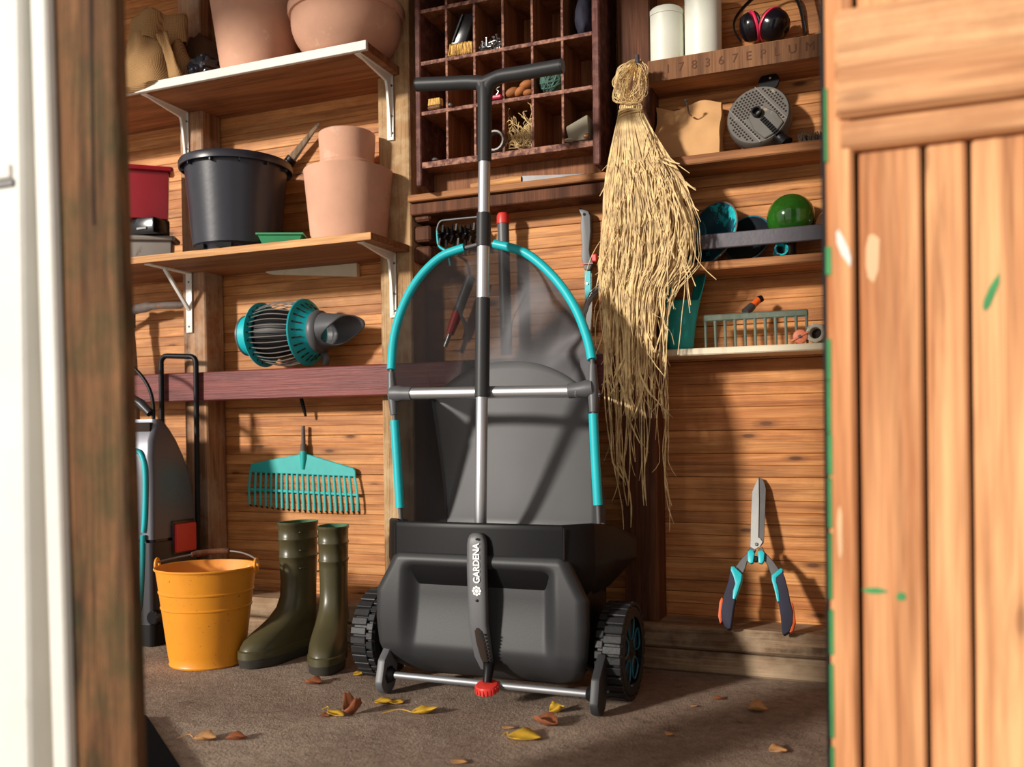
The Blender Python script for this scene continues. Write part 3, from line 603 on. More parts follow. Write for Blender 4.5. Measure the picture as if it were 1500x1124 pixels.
MB().lathe([(.003, 0), (.003, .003)], z7(80, 520) + V(0, .007, 0), (0, -1, 0), 10).build('rivet', 'steel', sw, 30)
MB().prism([z7(*p) + V(0, .009, 0) for p in ((66, 600), (104, 560), (108, 640), (104, 720), (96, 820), (60, 820))], (0, .002, 0)).build('blade', 'steel', sw, 30)
# wire coil hung near the saw
wc = thing('wire_coil', P(893, 530, -.06), 'coil of grey wire hanging between saw and straw bundle', 'wire')
for k in range(7):
    c = P(898 + k * .8, 466 + k * 1.2, -.066 - .003 * k); r_ = .095 + random.uniform(-.006, .008)
    MB().tube([c + V(r_ * .92 * math.cos(i * .2618), .004 * math.sin(i * .8 + k), r_ * 1.08 * math.sin(i * .2618)) for i in range(24)], .0018, 6, True).build('wire_loop', 'wire_grey', wc, 60)
MB().tube([P(906, 405, -.075), P(905, 404, -.003)], .004, 8).build('hook', 'dark_steel', wc, 40)
# ================================================================== straw bundle
rf = thing('raffia_bundle', P(930, 780, -.2), 'long bundle of pale straw raffia hanging from a hook on the stud', 'raffia')
def cw(py):
    tb = [(165, 924, 17), (200, 930, 30), (260, 943, 52), (330, 950, 66), (390, 944, 64), (430, 930, 44), (520, 928, 40), (620, 930, 37), (700, 934, 34), (800, 945, 30)]
    for (y0, c0_, w0), (y1, c1_, w1_) in zip(tb[:-1], tb[1:]):
        if py <= y1: t = (py - y0) / (y1 - y0); return c0_ + (c1_ - c0_) * t, w0 + (w1_ - w0) * t
    return tb[-1][1], tb[-1][2]
m = MB()
for k in range(620):
    a = max(-1, min(1, random.gauss(0, .55))); b2 = random.uniform(-1, 1) * math.sqrt(max(0, 1 - a * a))
    u = random.random()
    if u < .52: end = random.uniform(270, 450)
    elif u < .90: end = random.uniform(430, 640)
    else: end = random.uniform(600, 790)
    if end > 470: a *= .95
    pts = []; y_ = 165; ph = random.uniform(0, 6); am = random.uniform(0, 7); fr = random.uniform(.01, .045); dr = random.gauss(0, .30)
    while y_ < end:
        c_, w_ = cw(y_); t = (y_ - 165) / 600
        pts.append(P(c_ + w_ * max(-1.0, min(1.2, a + dr * t * 2)) + am * math.sin(y_ * fr + ph) * min(1, t * 5), y_, -.195 + b2 * (.012 + .035 * min(1, t * 3)) ))
        y_ += 32
    if len(pts) > 3 and random.random() < .5: pts[-1] = pts[-1] + V(random.uniform(-.025, .035), random.uniform(-.03, 0), random.uniform(-.01, .03))
    r_ = random.choice((.0007, .0009, .0012, .0016, .0022)); m.tube(catmull(pts, 2), [r_] * ((len(pts) - 1) * 2) + [r_ * .5], 4, flat=.4)
for k in range(45):       # fly-away strands
    y_ = random.uniform(180, 420); c_, w_ = cw(y_); s_ = random.choice((-1, 1, 1)); p = P(c_ + w_ * s_ * random.uniform(.3, .95), y_, -.225); pts = [p]; d = V(s_ * random.uniform(-.004, .010), random.uniform(-.010, .004), -.03)
    for j in range(random.randint(4, 8)): d = d + V(random.gauss(-.15 * d.x, .005), random.gauss(0, .004), random.gauss(-.002, .006)); d.z = min(d.z, -.012); pts.append(V(max(pts[-1].x + d.x, -.70), min(max(pts[-1].y + d.y, -.29), -.15), pts[-1].z + d.z))
    m.tube(catmull(pts, 3), random.uniform(.0007, .0015), 4, flat=.4)
m.build('strands', 'raffia', rf, 60, kind='stuff')
m = MB()
for k in range(120):      # the looped head above the tie
    a = random.uniform(-1, 1); s_ = random.choice((-1, -1, 1)); o_ = random.uniform(4, 24)
    pts = [P(934 + random.uniform(-5, 5), 88 + random.uniform(-2, 6), -.19), P(928 + s_ * o_ * .8 + random.uniform(-6, 6), 104 + random.uniform(-8, 14), -.195 + random.uniform(-.03, .02)), P(924 + s_ * o_ + random.uniform(-4, 4), 128 + random.uniform(-12, 20), -.195 + random.uniform(-.03, .02)), P(924 + a * 14, 152, -.195), P(924 + a * 15, 168, -.195 + random.uniform(-.012, .012)), P(927 + a * 22, 190, -.195)]
    r_ = random.uniform(.0006, .0016); m.tube(catmull(pts, 5), r_, 4, flat=.45)
m.build('looped_head', 'raffia', rf, 60, kind='stuff')
c = P(924, 166, -.195)
for k in range(4): MB().tube([c + V(.031 * math.cos(i * .3927), .018 * math.sin(i * .3927), -.004 + .003 * k + .004 * math.cos(i * .3927 + k)) for i in range(16)], .0022, 5, True).build('tie', 'raffia', rf, 60)
a = P(934, 92, -.205); MB().tube([V(a.x, -.103, a.z), V(a.x, -.205, a.z), V(a.x, -.212, a.z + .018)], .006, 8).build('hook', 'slate_paint', rf, 50)
# ================================================================== right shelves
def rshelf(x0, x1, z, h, d, mat, label, name='wall_shelf'):
    o = MB().box(x0, x1, -d, -.004, z - h, z).build(name, mat, None, 30, .003, world=((x0 + x1) / 2, -d / 2, z - h)); return tag(o, label, 'shelf')
ZR = [1.587, 1.328, 1.052, .832]
r1 = thing('wall_shelf', (-.2, -.06, ZR[0]), 'top right beam shelf with faint branded letters under the white cans', 'shelf')
MB().box(-.573, .6, -.132, -.004, ZR[0] - .058, ZR[0]).build('board', 'shelf_wood', r1, 30, .003)
MB().box(-.572, .6, -.1335, -.1322, ZR[0] - .0575, ZR[0] - .003).build('front_face', 'marked_wood', r1, 30)
rshelf(-.573, .6, ZR[1], .024, .132, 'shelf_wood', 'thin pine shelf under the paper bag and strainer')
rshelf(-.573, .6, ZR[2], .022, .132, 'shelf_wood', 'thin pine shelf under the enamel plates')
rl = MB().box(-.52, .6, -.134, -.122, 1.083, 1.121).build('guard_rail', 'slate_paint', None, 30, .002, world=(-.2, -.128, 1.083)); tag(rl, 'dark slate coloured guard rail across the plate shelf', 'rail')
MB().box(-.52, -.505, -.122, -.004, 1.085, 1.119).build('rail_end', 'slate_paint', rl, 30, .002)
rshelf(-.573, .6, ZR[3], .018, .132, 'cream_paint', 'cream painted shelf under the rake head and scoop')
def text(s_, size, o, ex, ey, mat, parent, name, depth=.0004, spacing=1.0, bold=0):
    cu = bpy.data.curves.new('t', 'FONT'); cu.body = s_; cu.size = size; cu.extrude = depth; cu.space_character = spacing; cu.offset = bold; cu.align_x = 'LEFT'; cu.align_y = 'CENTER'
    to = bpy.data.objects.new('t', cu); COL.objects.link(to); dg = bpy.context.evaluated_depsgraph_get(); me = bpy.data.meshes.new_from_object(to.evaluated_get(dg)); bpy.data.objects.remove(to)
    ex, ey = Vector(ex).normalized(), Vector(ey).normalized(); ez = ex.cross(ey); mm = Matrix((ex, ey, ez)).transposed().to_4x4(); mm.translation = Vector(o) - WL[parent.name]
    me.transform(mm); ob = bpy.data.objects.new(name, me); COL.objects.link(ob); ob.parent = parent; me.materials.clear(); me.materials.append(M[mat]); WL[ob.name] = WL[parent.name]; return ob
a = P(974, 96, -.134)
text('1 7 8 3 6 7 E P L U M', .031, (a.x, -.1343, ZR[0] - .030), (1, 0, 0), (0, 0, 1), 'ink', r1, 'branded_letters', .0003, 1.32)
# white cans
for px, r_, h, lb in ((976, .0460, .150, 'shorter white cylindrical can standing left on the top right shelf'), (1030, .0475, .185, 'taller white cylindrical can beside the shorter one')):
    q = P(px, 60, -.07); c = V(q.x, -.068, ZR[0] + .0005); cn = thing('white_can', c, lb, 'can', 'white cans')
    MB().lathe([(r_ - .002, 0), (r_, .002), (r_, h - .02), (r_ - .0015, h - .0195)], c, (0, 0, 1), 40).build('can_body', 'can_white', cn, 40)
    MB().lathe([(r_ - .001, h - .0195), (r_ + .0008, h - .019), (r_ + .0008, h - .006), (r_ - .004, h), (r_ - .01, h - .001), (.001, h - .002)], c, (0, 0, 1), 40).build('lid', 'can_white', cn, 40)
# ear defenders
em = thing('ear_defenders', P(1120, 62, -.06), 'black ear defenders with pink red rings on the top right shelf', 'ear muffs')
def cup(c, n_, r_, dep, sc_):
    n_ = Vector(n_).normalized(); pr = [(.001, dep), (r_ * .45, dep * .97), (r_ * .75, dep * .82), (r_ * .93, dep * .5), (r_, .004), (r_ * .9, 0), (.001, 0)]
    cu = MB().lathe(pr, c, n_, 28).build('ear_cup', 'glossy_black', em, 50)
    MB().lathe([(r_ * .8, -.001), (r_ * 1.02, -.001), (r_ * 1.05, -.004), (r_ * 1.02, -.007), (r_ * .8, -.007)], c, n_, 28, True).build('ring', 'pink_red', cu, 50)
    MB().lathe([(r_ * .5, -.007), (r_ * .9, -.008), (r_ * .95, -.013), (r_ * .8, -.018), (r_ * .5, -.016)], c, n_, 28, True).build('cushion', 'dark_plastic', cu, 50)
cup(P(1102, 40, -.068) + V(0, 0, .001), (-.93, -.25, -.28), .038, .030, 1); cup(P(1132, 37, -.068), (.70, -.40, -.52), .042, .036, 1)
hb = catmull([P(1086, 62, -.075), P(1076, 45, -.075), P(1077, 28, -.07), P(1092, 8, -.065), P(1112, -8, -.06), P(1140, -16, -.05), P(1162, -6, -.04), P(1171, 8, -.035), P(1176, 30, -.03), P(1178, 52, -.03), P(1165, 56, -.045)], 5)
MB().tube(hb, .0075, 8, flat=.35, nrm=(0, 1, 0)).build('headband', 'dark_plastic', em, 50)
a, b_ = P(1180, -10, -.014), P(1194, 50, -.018); tag(MB().obox((a + b_) / 2, V(.018, 0, 0), V(0, .006, 0), (b_ - a) / 2).build('wooden_stick', 'shelf_wood', None, 30, .002, world=b_), 'short slanted wooden board end beside the ear defenders', 'board')
q = P(1192, 52, -.1); m = MB()
for k in range(16): c = V(q.x + random.uniform(-.01, .016), -.1 + random.uniform(-.02, .02), ZR[0] + .003 + random.uniform(0, .006)); d = V(random.uniform(-1, 1), random.uniform(-1, 1), random.uniform(-.1, .3)).normalized() * .008; m.tube([c - d, c + d], .0012, 4)
tag(m.build('straw_scraps', 'raffia', None, 0, world=(q.x, -.1, ZR[0])), 'scraps of straw at the door end of the top right shelf', 'straw', None, 'stuff')
# paper bag
q0, q1 = P(957, 215, -.10), P(1053, 215, -.10); bx0, bx1 = q0.x, q1.x; pb = thing('paper_bag', ((bx0 + bx1) / 2, -.075, ZR[1]), 'creased brown paper bag pinned by a nail beside the straw bundle', 'bag')
def bagf(u, v):
    a = u * 4; s_ = int(a) % 4; t = a - int(a); w, d = (bx1 - bx0) / 2, .034 * (1 - .75 * v ** 2.2)
    x, y = [(-w + 2 * w * t, -d), (w, -d + 2 * d * t), (w - 2 * w * t, d), (-w, d - 2 * d * t)][s_]
    n = noise.noise(V(x * 22, y * 15, v * 3.5)) * .010 * (.3 + v); lean = .022 * v
    return V((bx0 + bx1) / 2 + x + n * .4, -.058 + y + n + lean, ZR[1] + .0008 + v * (.158 + .008 * math.sin(x * 45)) )
MB().grid(bagf, 48, 16, True).build('bag_body', 'paper', pb, 28)
a = P(1008, 152, -.1); nl = thing('bent_nail', (a.x, -.1, a.z), 'dark bent nail sticking out of the paper bag', 'nail')
MB().tube(catmull([V(a.x, -.125, a.z), V(a.x + .002, -.118, a.z - .012), V(a.x + .002, -.098, a.z - .024), V(a.x + .002, -.07, a.z - .022)], 4), .0022, 8).build('shank', 'dark_steel', nl, 50)
MB().lathe([(.0055, 0), (.0055, .002), (.003, .003)], V(a.x, -.125, a.z), (0, -.6, .8), 12).build('head', 'dark_steel', nl, 40)
# pump strainer
dn = V(-.10, -.97, .20).normalized(); e1 = V(.62, 0, -.78); e1 = (e1 - dn * e1.dot(dn)).normalized(); e2 = dn.cross(e1)
dc = P(1110, 168, -.085); st_ = thing('pump_strainer', (dc.x, -.07, ZR[1]), 'round grey perforated pump strainer leaning on the wall above a thin shelf', 'strainer')
R_ = .080; dc = dc + V(0, 0, .0)
dc.z = max(dc.z, ZR[1] + R_ * .985 + .004)
MB().lathe([(.001, -.040), (R_ * 1.0, -.040), (R_ * 1.02, -.03), (R_, -.004), (R_ * .96, 0), (.001, 0)], dc, dn, 48).build('drum', 'strainer_grey', st_, 40)
m = MB()
for i in range(-9, 10):
    for j in range(-9, 10):
        p = (i * .0085 + (j % 2) * .00425, j * .0075)
        if p[0] ** 2 + p[1] ** 2 < (R_ * .88) ** 2 and not (p[0] > -.012 and abs(p[1]) < .034 and (p[0] < .06)) and abs(abs(p[1]) - .0415) > .004: m.lathe([(.0028, 0), (.0028, .0006)], dc + e1 * p[0] + e2 * p[1], dn, 8)
m.build('perforations', 'shadow_gap', st_, 0, kind='stuff')
for s_ in (-1, 1): MB().obox(dc + e2 * .0415 * s_ + dn * .001, e1 * .066, e2 * .0012, dn * .0015).build('rib', 'wire_grey', st_, 0)
pl = [dc + e1 * a_ + e2 * b2 + dn * .0002 for a_, b2 in ((-.010, -.022), (-.018, -.008), (-.018, .008), (-.010, .022), (.03, .034), (.068, .030), (.076, .0), (.068, -.030), (.03, -.034))]
MB().prism(pl, dn * .005).build('cover_plate', 'strainer_grey', st_, 30, .002)
MB().lathe([(.008, .001), (.012, .001), (.013, .016), (.0095, .016), (.0085, .004)], dc + dn * .004, dn, 20, True).build('hub', 'dark_plastic', st_, 40)
for k in range(9): MB().obox(dc + e1 * (.022 + k * .0075) + dn * .007, e1 * .0022, e2 * .0065, dn * .002).build('rack_tooth', 'dark_plastic', st_, 0)
a = dc + e1 * .078; MB().tube([a - dn * .012, a + e1 * .018 - dn * .012, a + e1 * .018 - dn * .012, a + e1 * .034 - dn * .012], [.016, .014, .017, .019], 16).build('spout', 'dark_plastic', st_, 40)
tb_ = dc + V(.026, .02, .085); MB().lathe([(.026, -.004), (.027, 0), (.026, .004), (.001, .004)], tb_, dn, 24).build('tab', 'dark_plastic', st_, 40)
for s_ in (-1, 1): MB().lathe([(.003, 0), (.003, .001)], tb_ + dn * .0042 + V(.004, 0, .008 * s_), dn, 8).build('tab_hole', 'bone_grey', st_, 0)
q = P(1187, 200, -.085); m = MB(); db = thing('scrub_brush', (q.x, -.085, ZR[1]), 'dark worn bristle brush lying beside the strainer', 'brush')
m.box(q.x - .025, q.x + .06, -.10, -.06, ZR[1] + .001, ZR[1] + .01)
for k in range(420): x, y = random.uniform(-.027, .06), random.uniform(-.02, .02); c = V(q.x + x, -.08 + y, ZR[1] + .008); m.tube([c, c + V(random.gauss(0, .004), random.gauss(0, .004), random.uniform(.010, .026))], .0011, 3)
m.build('bristles', 'bristle_dark', db, 0, kind='stuff')
# plates and balls behind the rail
def plate(px, py, r_, yb, tilt, turn, mat, rim, label, name='enamel_plate', flat=.6):
    q = P(px, py, yb); n_ = V(math.sin(turn), -math.cos(turn) * math.cos(tilt), math.sin(tilt)).normalized(); root = thing(name, (q.x, yb, ZR[2]), label, 'plate'); q.z = ZR[2] + r_ * math.cos(tilt) + .002
    MB().lathe([(.001, -.006), (r_ * flat, -.006), (r_ * .96, .010), (r_, .012), (r_ * .96, .0125), (r_ * flat, -.002), (.001, -.002)], q, n_, 40).build('dish', mat, root, 40)
    MB().tube([q + n_ * .0118 + (n_.orthogonal().normalized() * math.cos(i * .19635) + n_.cross(n_.orthogonal().normalized()) * math.sin(i * .19635)) * r_ for i in range(32)], .0022, 6, True).build('rim', rim, root, 60); return root
plate(1046, 326, .086, -.045, .28, -.55, 'plate_blue', 'plate_rim', 'large chipped turquoise enamel plate propped behind the dark rail')
plate(1097, 332, .064, -.034, .30, -.30, 'plate_black', 'bowl_teal', 'smaller black enamel plate with turquoise rim between big plate and green ball')
plate(1018, 335, .060, -.070, .16, -.75, 'bowl_teal', 'bowl_teal', 'dull blue enamel bowl half hidden by straw in front of the big plate', 'enamel_bowl', .5)
q = P(1158, 318, -.072); zc = ZR[2] + .0005
tag(MB().lathe([(.024, 0), (.026, .004), (.026, .050), (.022, .0525), (.018, .048), (.017, .006), (.001, .005)], (q.x - .012, -.072, zc), (0, 0, 1), 28).build('dark_jar', 'plate_black', None, 40, world=(q.x - .012, -.072, zc)), 'small dark jar under the green ball behind the rail', 'jar')
tag(MB().ball((q.x, -.064, q.z), .0595, 40, 26).build('glazed_ball', 'glaze_green', None, 80, world=(q.x, -.064, q.z - .0595)), 'shiny green glazed garden ball behind the dark rail', 'garden ball')
q = P(1219, 322, -.06); tag(MB().ball((q.x, -.062, q.z - .015), .042, 32, 20).build('glazed_ball', 'glaze_brown', None, 80, world=(q.x, -.062, q.z - .057)), 'brown glazed garden ball cut off by the open door', 'garden ball')
tag(MB().lathe([(.024, 0), (.024, .054), (.02, .056)], (q.x, -.062, zc), (0, 0, 1), 20).build('dark_jar', 'plate_black', None, 40, world=(q.x, -.062, zc)), 'small dark jar under the brown ball next to the door', 'jar')
q = P(1142, 362, -.105); tag(MB().lathe([(.014, -.022), (.015, .02), (.017, .024), (.013, .024), (.012, -.01), (.001, -.012)], (q.x, -.100, ZR[2] + .0175), (.25, -.95, .05), 24).build('glass_cup', 'plate_blue', None, 40, world=(q.x, -.1, ZR[2])), 'small dark green cup lying below the green ball', 'cup')
# ---- cream shelf
sc = thing('soil_scoop', P(998, 506, -.085), 'tall turquoise scoop with long side horn standing on the cream shelf', 'scoop'); q = P(996, 500, -.085); zs = ZR[3] + .001
def scf(u, v):
    a = -math.pi * .5 + (u - .5) * 2 * math.pi * .86      # front of the scoop is -Y
    side = abs(u - .5) * 2; top = .128 + .10 * ss(.38, .62, side) * (1 if u > .5 else .75) + .012 * ss(.6, .75, side)
    z = top * v; r_ = .031 + .020 * v
    return V(q.x + r_ * 1.02 * math.cos(a) + .02 * v * v * (1 if u > .5 else -.2) * ss(.3, .6, side), -.075 + r_ * .7 * math.sin(a), zs + z)
MB().grid(scf, 60, 14).build('scoop_body', 'teal_dull', sc, 60, 0, .003)
MB().lathe([(.001, 0), (.030, 0), (.030, .003), (.001, .003)], (q.x, -.075, zs), (0, 0, 1), 24).build('scoop_base', 'teal_dull', sc, 40)
rk = thing('rake_head', P(1105, 506, -.095), 'rusty green iron rake head with eleven tines standing on the cream shelf', 'rake')
xa, xb = P(1030, 465, -.1).x, P(1184, 460, -.1).x; zt_ = P(1105, 462, -.1).z
MB().box(xa, xb, -.103, -.094, zt_ - .010, zt_ + .008).build('head_bar', 'rake_iron', rk, 30, .003)
for k in range(11):
    x = xa + .005 + (xb - xa - .010) * k / 10; MB().tube(catmull([V(x, -.0985, zt_ - .003), V(x + .001, -.1, zt_ - .03), V(x + .003, -.107, ZR[3] + .002)], 5), [.0058, .005, .0045, .0042, .004, .0038, .0037, .0036, .0035, .0033, .003], 7, flat=.75).build('tine', 'rake_iron', rk, 50)
a = P(1092, 458, -.098); b_ = P(1114, 437, -.06)
MB().tube([a, a + (b_ - a) * .45], [.012, .0105], 12).build('socket', 'dark_steel', rk, 40); MB().tube([a + (b_ - a) * .45, a + (b_ - a) * .9], [.009, .0085], 10).build('handle_stub', 'orange', rk, 40); MB().tube([a + (b_ - a) * .88, b_ + V(.004, 0, 0)], [.0095, .0085], 10).build('stub_end', 'dark_plastic', rk, 40)
q = P(1172, 494, -.118); cp = thing('orange_cap', (q.x, -.116, ZR[3]), 'orange wing cap at the right end of the rake head', 'cap'); q.z = ZR[3] + .0185
MB().lathe([(.017, 0), (.018, .003), (.017, .009), (.014, .011), (.004, .0112), (.001, .0112)], V(q.x, -.112, q.z), (0, -1, 0), 28).build('cap_body', 'orange_cap', cp, 40)
MB().obox(V(q.x, -.1245, q.z), V(.021, 0, .011), V(0, .0018, 0), V(-.0012, 0, .0023)).build('wing', 'orange_cap', cp, 30, .001); MB().lathe([(.004, 0), (.003, .003)], V(q.x, -.1262, q.z), (0, -1, 0), 10).build('screw', 'dark_steel', cp, 40)
q = P(1197, 494, -.10); hc = thing('hose_connector', (q.x, -.1, ZR[3]), 'pale grey threaded hose connector beside the orange cap', 'connector'); q.z = ZR[3] + .0245
ax_ = V(-.12, -.99, .05); MB().lathe([(.013, -.03), (.019, -.03), (.019, .01), (.0225, .012), (.0225, .024), (.018, .026), (.0145, .024), (.0125, .005)], V(q.x, -.095, q.z), ax_, 28, True).build('connector_body', 'bone_grey', hc, 40)
for k in range(8):
    a = k * math.pi / 4; MB().obox(V(q.x, -.095, q.z) + ax_ * .018 + V(.0225 * math.cos(a), 0, .0225 * math.sin(a)) * .99, V(math.cos(a), 0, math.sin(a)) * .0012, V(-math.sin(a), 0, math.cos(a)) * .004, ax_ * .006).build('lug', 'bone_grey', hc, 0)
MB().lathe([(.001, .002), (.0128, .002), (.0128, .004), (.001, .004)], V(q.x, -.095, q.z), ax_, 20).build('bore', 'shadow_gap', hc, 0)
# ================================================================== hedge shears
tip = P(1112, 698, -.012); ft = PF(1150, 930, .118 + .001); nS = V(0, -(tip.z - .118), (tip.y - ft.y) * -1).normalized(); nS = V(0, -(tip.z - ft.z), (tip.y - ft.y)).normalized()
def zs_(x, y, d=0): return PP(1040 + x / 4.49, 690 + y / 4.49, tip, nS) + nS * d
hs = thing('hedge_shears', (ft.x, ft.y, .118), 'hedge shears with teal and black grips leaning on the wall at the right', 'shears')
def hp(name, pts, d, t, mat, bev=.001, seg=1, par=None): return MB().prism([zs_(*p, d) for p in pts], -nS * t).build(name, mat, par or hs, 30, bev, 0, seg)
hp('blade', ((322, 44), (300, 85), (278, 140), (272, 260), (266, 505), (290, 522), (330, 500), (348, 470), (330, 445), (320, 440), (324, 200)), .0035, .003, 'steel', .0006)
hp('blade', ((318, 44), (345, 50), (360, 85), (368, 120), (362, 300), (354, 470), (330, 500), (316, 440), (316, 100)), 0, .003, 'dark_steel', .0006)
MB().lathe([(.0048, 0), (.0048, .002), (.003, .0035), (.001, .0036)], zs_(308, 487, .0036), nS, 6).build('pivot_bolt', 'pewter', hs, 30)
hp('shank', ((268, 500), (240, 545), (200, 590), (160, 645), (215, 685), (235, 640), (246, 598), (290, 560), (305, 520)), .004, .006, 'dark_steel', .0015)
hp('shank', ((345, 500), (360, 535), (395, 570), (425, 605), (460, 655), (405, 698), (385, 640), (365, 598), (320, 560), (318, 515)), .002, .006, 'dark_steel', .0015)
hp('bumper', ((250, 540), (262, 528), (288, 530), (296, 550), (288, 612), (268, 618), (252, 600)), .013, .016, 'teal', .003, 2); hp('bumper', ((318, 540), (330, 530), (352, 532), (362, 548), (358, 600), (344, 618), (322, 612)), .013, .016, 'teal', .003, 2)
hp('buffer', ((290, 565), (318, 565), (318, 605), (290, 605)), .010, .010, 'dark_plastic', .002)
g = hp('grip', ((143, 640), (165, 640), (216, 690), (200, 760), (172, 850), (158, 930), (142, 1046), (120, 1050), (98, 1030), (80, 975), (78, 930), (94, 830), (125, 740)), .016, .026, 'cloth_navy', .006, 3)
hp('grip_inlay', ((143, 638), (163, 638), (217, 688), (212, 730), (190, 800), (170, 856), (154, 852), (156, 800), (172, 750), (160, 705), (142, 665)), .0175, .026, 'teal', .004, 2, g)
hp('grip_pad', ((80, 835), (92, 846), (88, 930), (84, 1000), (70, 1015), (57, 960), (66, 870)), .013, .018, 'orange', .003, 2, g)
g = hp('grip', ((408, 700), (445, 668), (474, 652), (492, 700), (515, 790), (530, 870), (548, 930), (545, 1010), (525, 1065), (490, 1086), (480, 1080), (468, 960), (452, 860), (432, 780)), .016, .026, 'cloth_navy', .006, 3)
hp('grip_inlay', ((408, 698), (470, 648), (486, 660), (478, 680), (440, 712), (440, 740), (456, 800), (462, 868), (446, 872), (430, 800), (410, 730)), .0175, .026, 'teal', .004, 2, g)
hp('grip_pad', ((532, 866), (546, 872), (556, 930), (565, 1000), (550, 1060), (528, 1072), (524, 1060), (540, 1000), (540, 920)), .013, .018, 'orange', .003, 2, g)
# ================================================================== fruit collector
yc = -.112; cl, cr = P(386, 491, yc), P(449, 487, yc); zc = max((cl.z + cr.z) / 2, .826 - .008 + .1 * 1.0)
L, R = V(cl.x, yc, zc), V(cr.x, yc, zc); X1 = V(1, 0, 0)
fc = thing('fruit_collector', (L.x, yc, .818), 'turquoise and grey rolling fruit collector with wire cage on the red beam', 'fruit picker')
FR_ = .100
MB().lathe([(.050, .0), (.1, .003), (.101, .006), (.098, .008), (.05, .006)], L - X1 * .004, X1, 48, True).build('flange', 'teal', fc, 40)
MB().lathe([(.086, .0), (.100, -.003), (.103, .0), (.101, .003), (.088, .006), (.058, .042), (.055, .042), (.082, .002)], R, X1, 48, True).build('flange', 'teal', fc, 40)
MB().lathe([(.052, 0), (.066, 0), (.062, -.052), (.052, -.052)], L - X1 * .004, X1, 40, True).build('end_ring', 'teal', fc, 40)
MB().lathe([(.001, -.060), (.055, -.060), (.0635, -.056), (.0635, -.050), (.05, -.048), (.001, -.048)], L - X1 * .004, X1, 40).build('end_cap', 'mid_grey', fc, 40)
n = 34
for k in range(n):
    a = 2 * math.pi * k / n; d = V(0, math.cos(a), math.sin(a))
    MB().tube([L + (R - L) * t + d * (.083 + .016 * math.sin(math.pi * t)) for t in [i / 8 for i in range(9)]], .0016, 5).build('cage_wire', 'wire_grey', fc, 60)
m = MB()
for k in range(22):
    a = 2 * math.pi * k / 22; d = V(0, math.cos(a), math.sin(a)); w = V(0, -d.z, d.y)
    m.obox(R + X1 * .0095 + d * .086, (d * .004 - X1 * .006), w * .0022, X1 * .001 + d * .0008); m.obox(R + X1 * .022 + d * .0755, (d * .004 - X1 * .006), w * .002, X1 * .001 + d * .0008)
    m.obox(L + d * .088 + X1 * .0045, d * .004, w * .002, X1 * .0004)
m.build('slots', 'shadow_gap', fc, 0, kind='stuff')
MB().lathe([(.053, .040), (.063, .040), (.065, .046), (.063, .058), (.056, .064), (.052, .060)], R, X1, 40, True).build('collar', 'mid_grey', fc, 40)
def spf(u, v):
    a = 2 * math.pi * u; back = (1 + math.cos(a)) / 2          # +Y side is the long lip
    ln = .012 + .125 * (back ** 1.3 * .55 + .45 * ss(.1, .9, (1 + math.sin(a)) / 2)); r_ = .055 - .012 * v
    return R + X1 * (.058 + ln * v) + V(0, math.cos(a) * r_, math.sin(a) * r_)
MB().grid(spf, 40, 10, True).build('spout', 'mid_grey', fc, 60, 0, .004)
MB().lathe([(.05, 0), (.072, .01), (.078, .08), (.06, .14), (.02, .15)], L - X1 * .002, X1, 24).build('core', 'dark_plastic', fc, 40)
MB().tube(catmull([R + V(.03, .03, -.05), R + V(.05, .03, -.075), R + V(.045, .03, -.098)], 5), .012, 8).build('foot', 'mid_grey', fc, 50)
# ================================================================== pickaxe
pk = thing('pickaxe', P(192, 545, -.07), 'rusty pickaxe head with wooden shaft hanging left of the stud', 'pickaxe')
MB().tube(catmull([P(150, 478, -.07), P(185, 458, -.07), P(222, 449, -.07), P(270, 447, -.07)], 6), [.010] * 6 + [.017] * 6 + [.012] * 6 + [.006], 8, flat=.7).build('pick_head', 'rust_iron', pk, 50)
MB().tube([P(190, 448, -.07), P(190, 480, -.07)], .019, 12).build('eye', 'rust_iron', pk, 50)
MB().tube([P(190, 480, -.07), P(195, 530, -.072), P(200, 640, -.075), P(203, 700, -.078)], [.015, .014, .014, .014], 12).build('shaft', 'grey_wood', pk, 50)
# ================================================================== pressure washer
wx = -2.022; pw = thing('pressure_washer', (-2.25, -.2, 0), 'grey and black pressure washer with turquoise trim behind the door post', 'pressure washer')
def rrect(x0, x1, y0, y1, z, r_, n=5):
    o = []
    for cx_, cy_, a0 in ((x1 - r_, y1 - r_, 0), (x0 + r_, y1 - r_, 90), (x0 + r_, y0 + r_, 180), (x1 - r_, y0 + r_, 270)):
        for i in range(n): a = math.radians(a0 + 90 * i / (n - 1)); o.append(V(cx_ + r_ * math.cos(a), cy_ + r_ * math.sin(a), z))
    return o
def loft(secs, cap=True):
    n = len(secs[0]); k = len(secs); m_ = MB()
    return m_.add([p for s_ in secs for p in s_], [(i * n + j, i * n + (j + 1) % n, (i + 1) * n + (j + 1) % n, (i + 1) * n + j) for i in range(k - 1) for j in range(n)] + ([tuple(range(n))[::-1], tuple((k - 1) * n + j for j in range(n))] if cap else []))
prof = [(.315, -.172), (.40, -.176), (.50, -.196), (.56, -.218), (.61, -.245), (.645, -.272), (.665, -.292), (.674, -.305)]
loft([rrect(-2.42 + .25 * max(0, z - .5), wx - .06 * max(0, z - .5), -.365 + .03 * ss(.58, .68, z), yb, z, .012 + .006 * ss(.4, .6, z)) for z, yb in prof]).build('upper_housing', 'washer_grey', pw, 40)
loft([rrect(-2.43, wx + .003, -.372, -.171, z, .014) for z in (.06, .30, .306)]).build('lower_housing', 'washer_dark', pw, 40)
loft([rrect(-2.42, wx - .004, -.36, -.176, z, .012) for z in (.304, .317)]).build('seam', 'glossy_black', pw, 40)
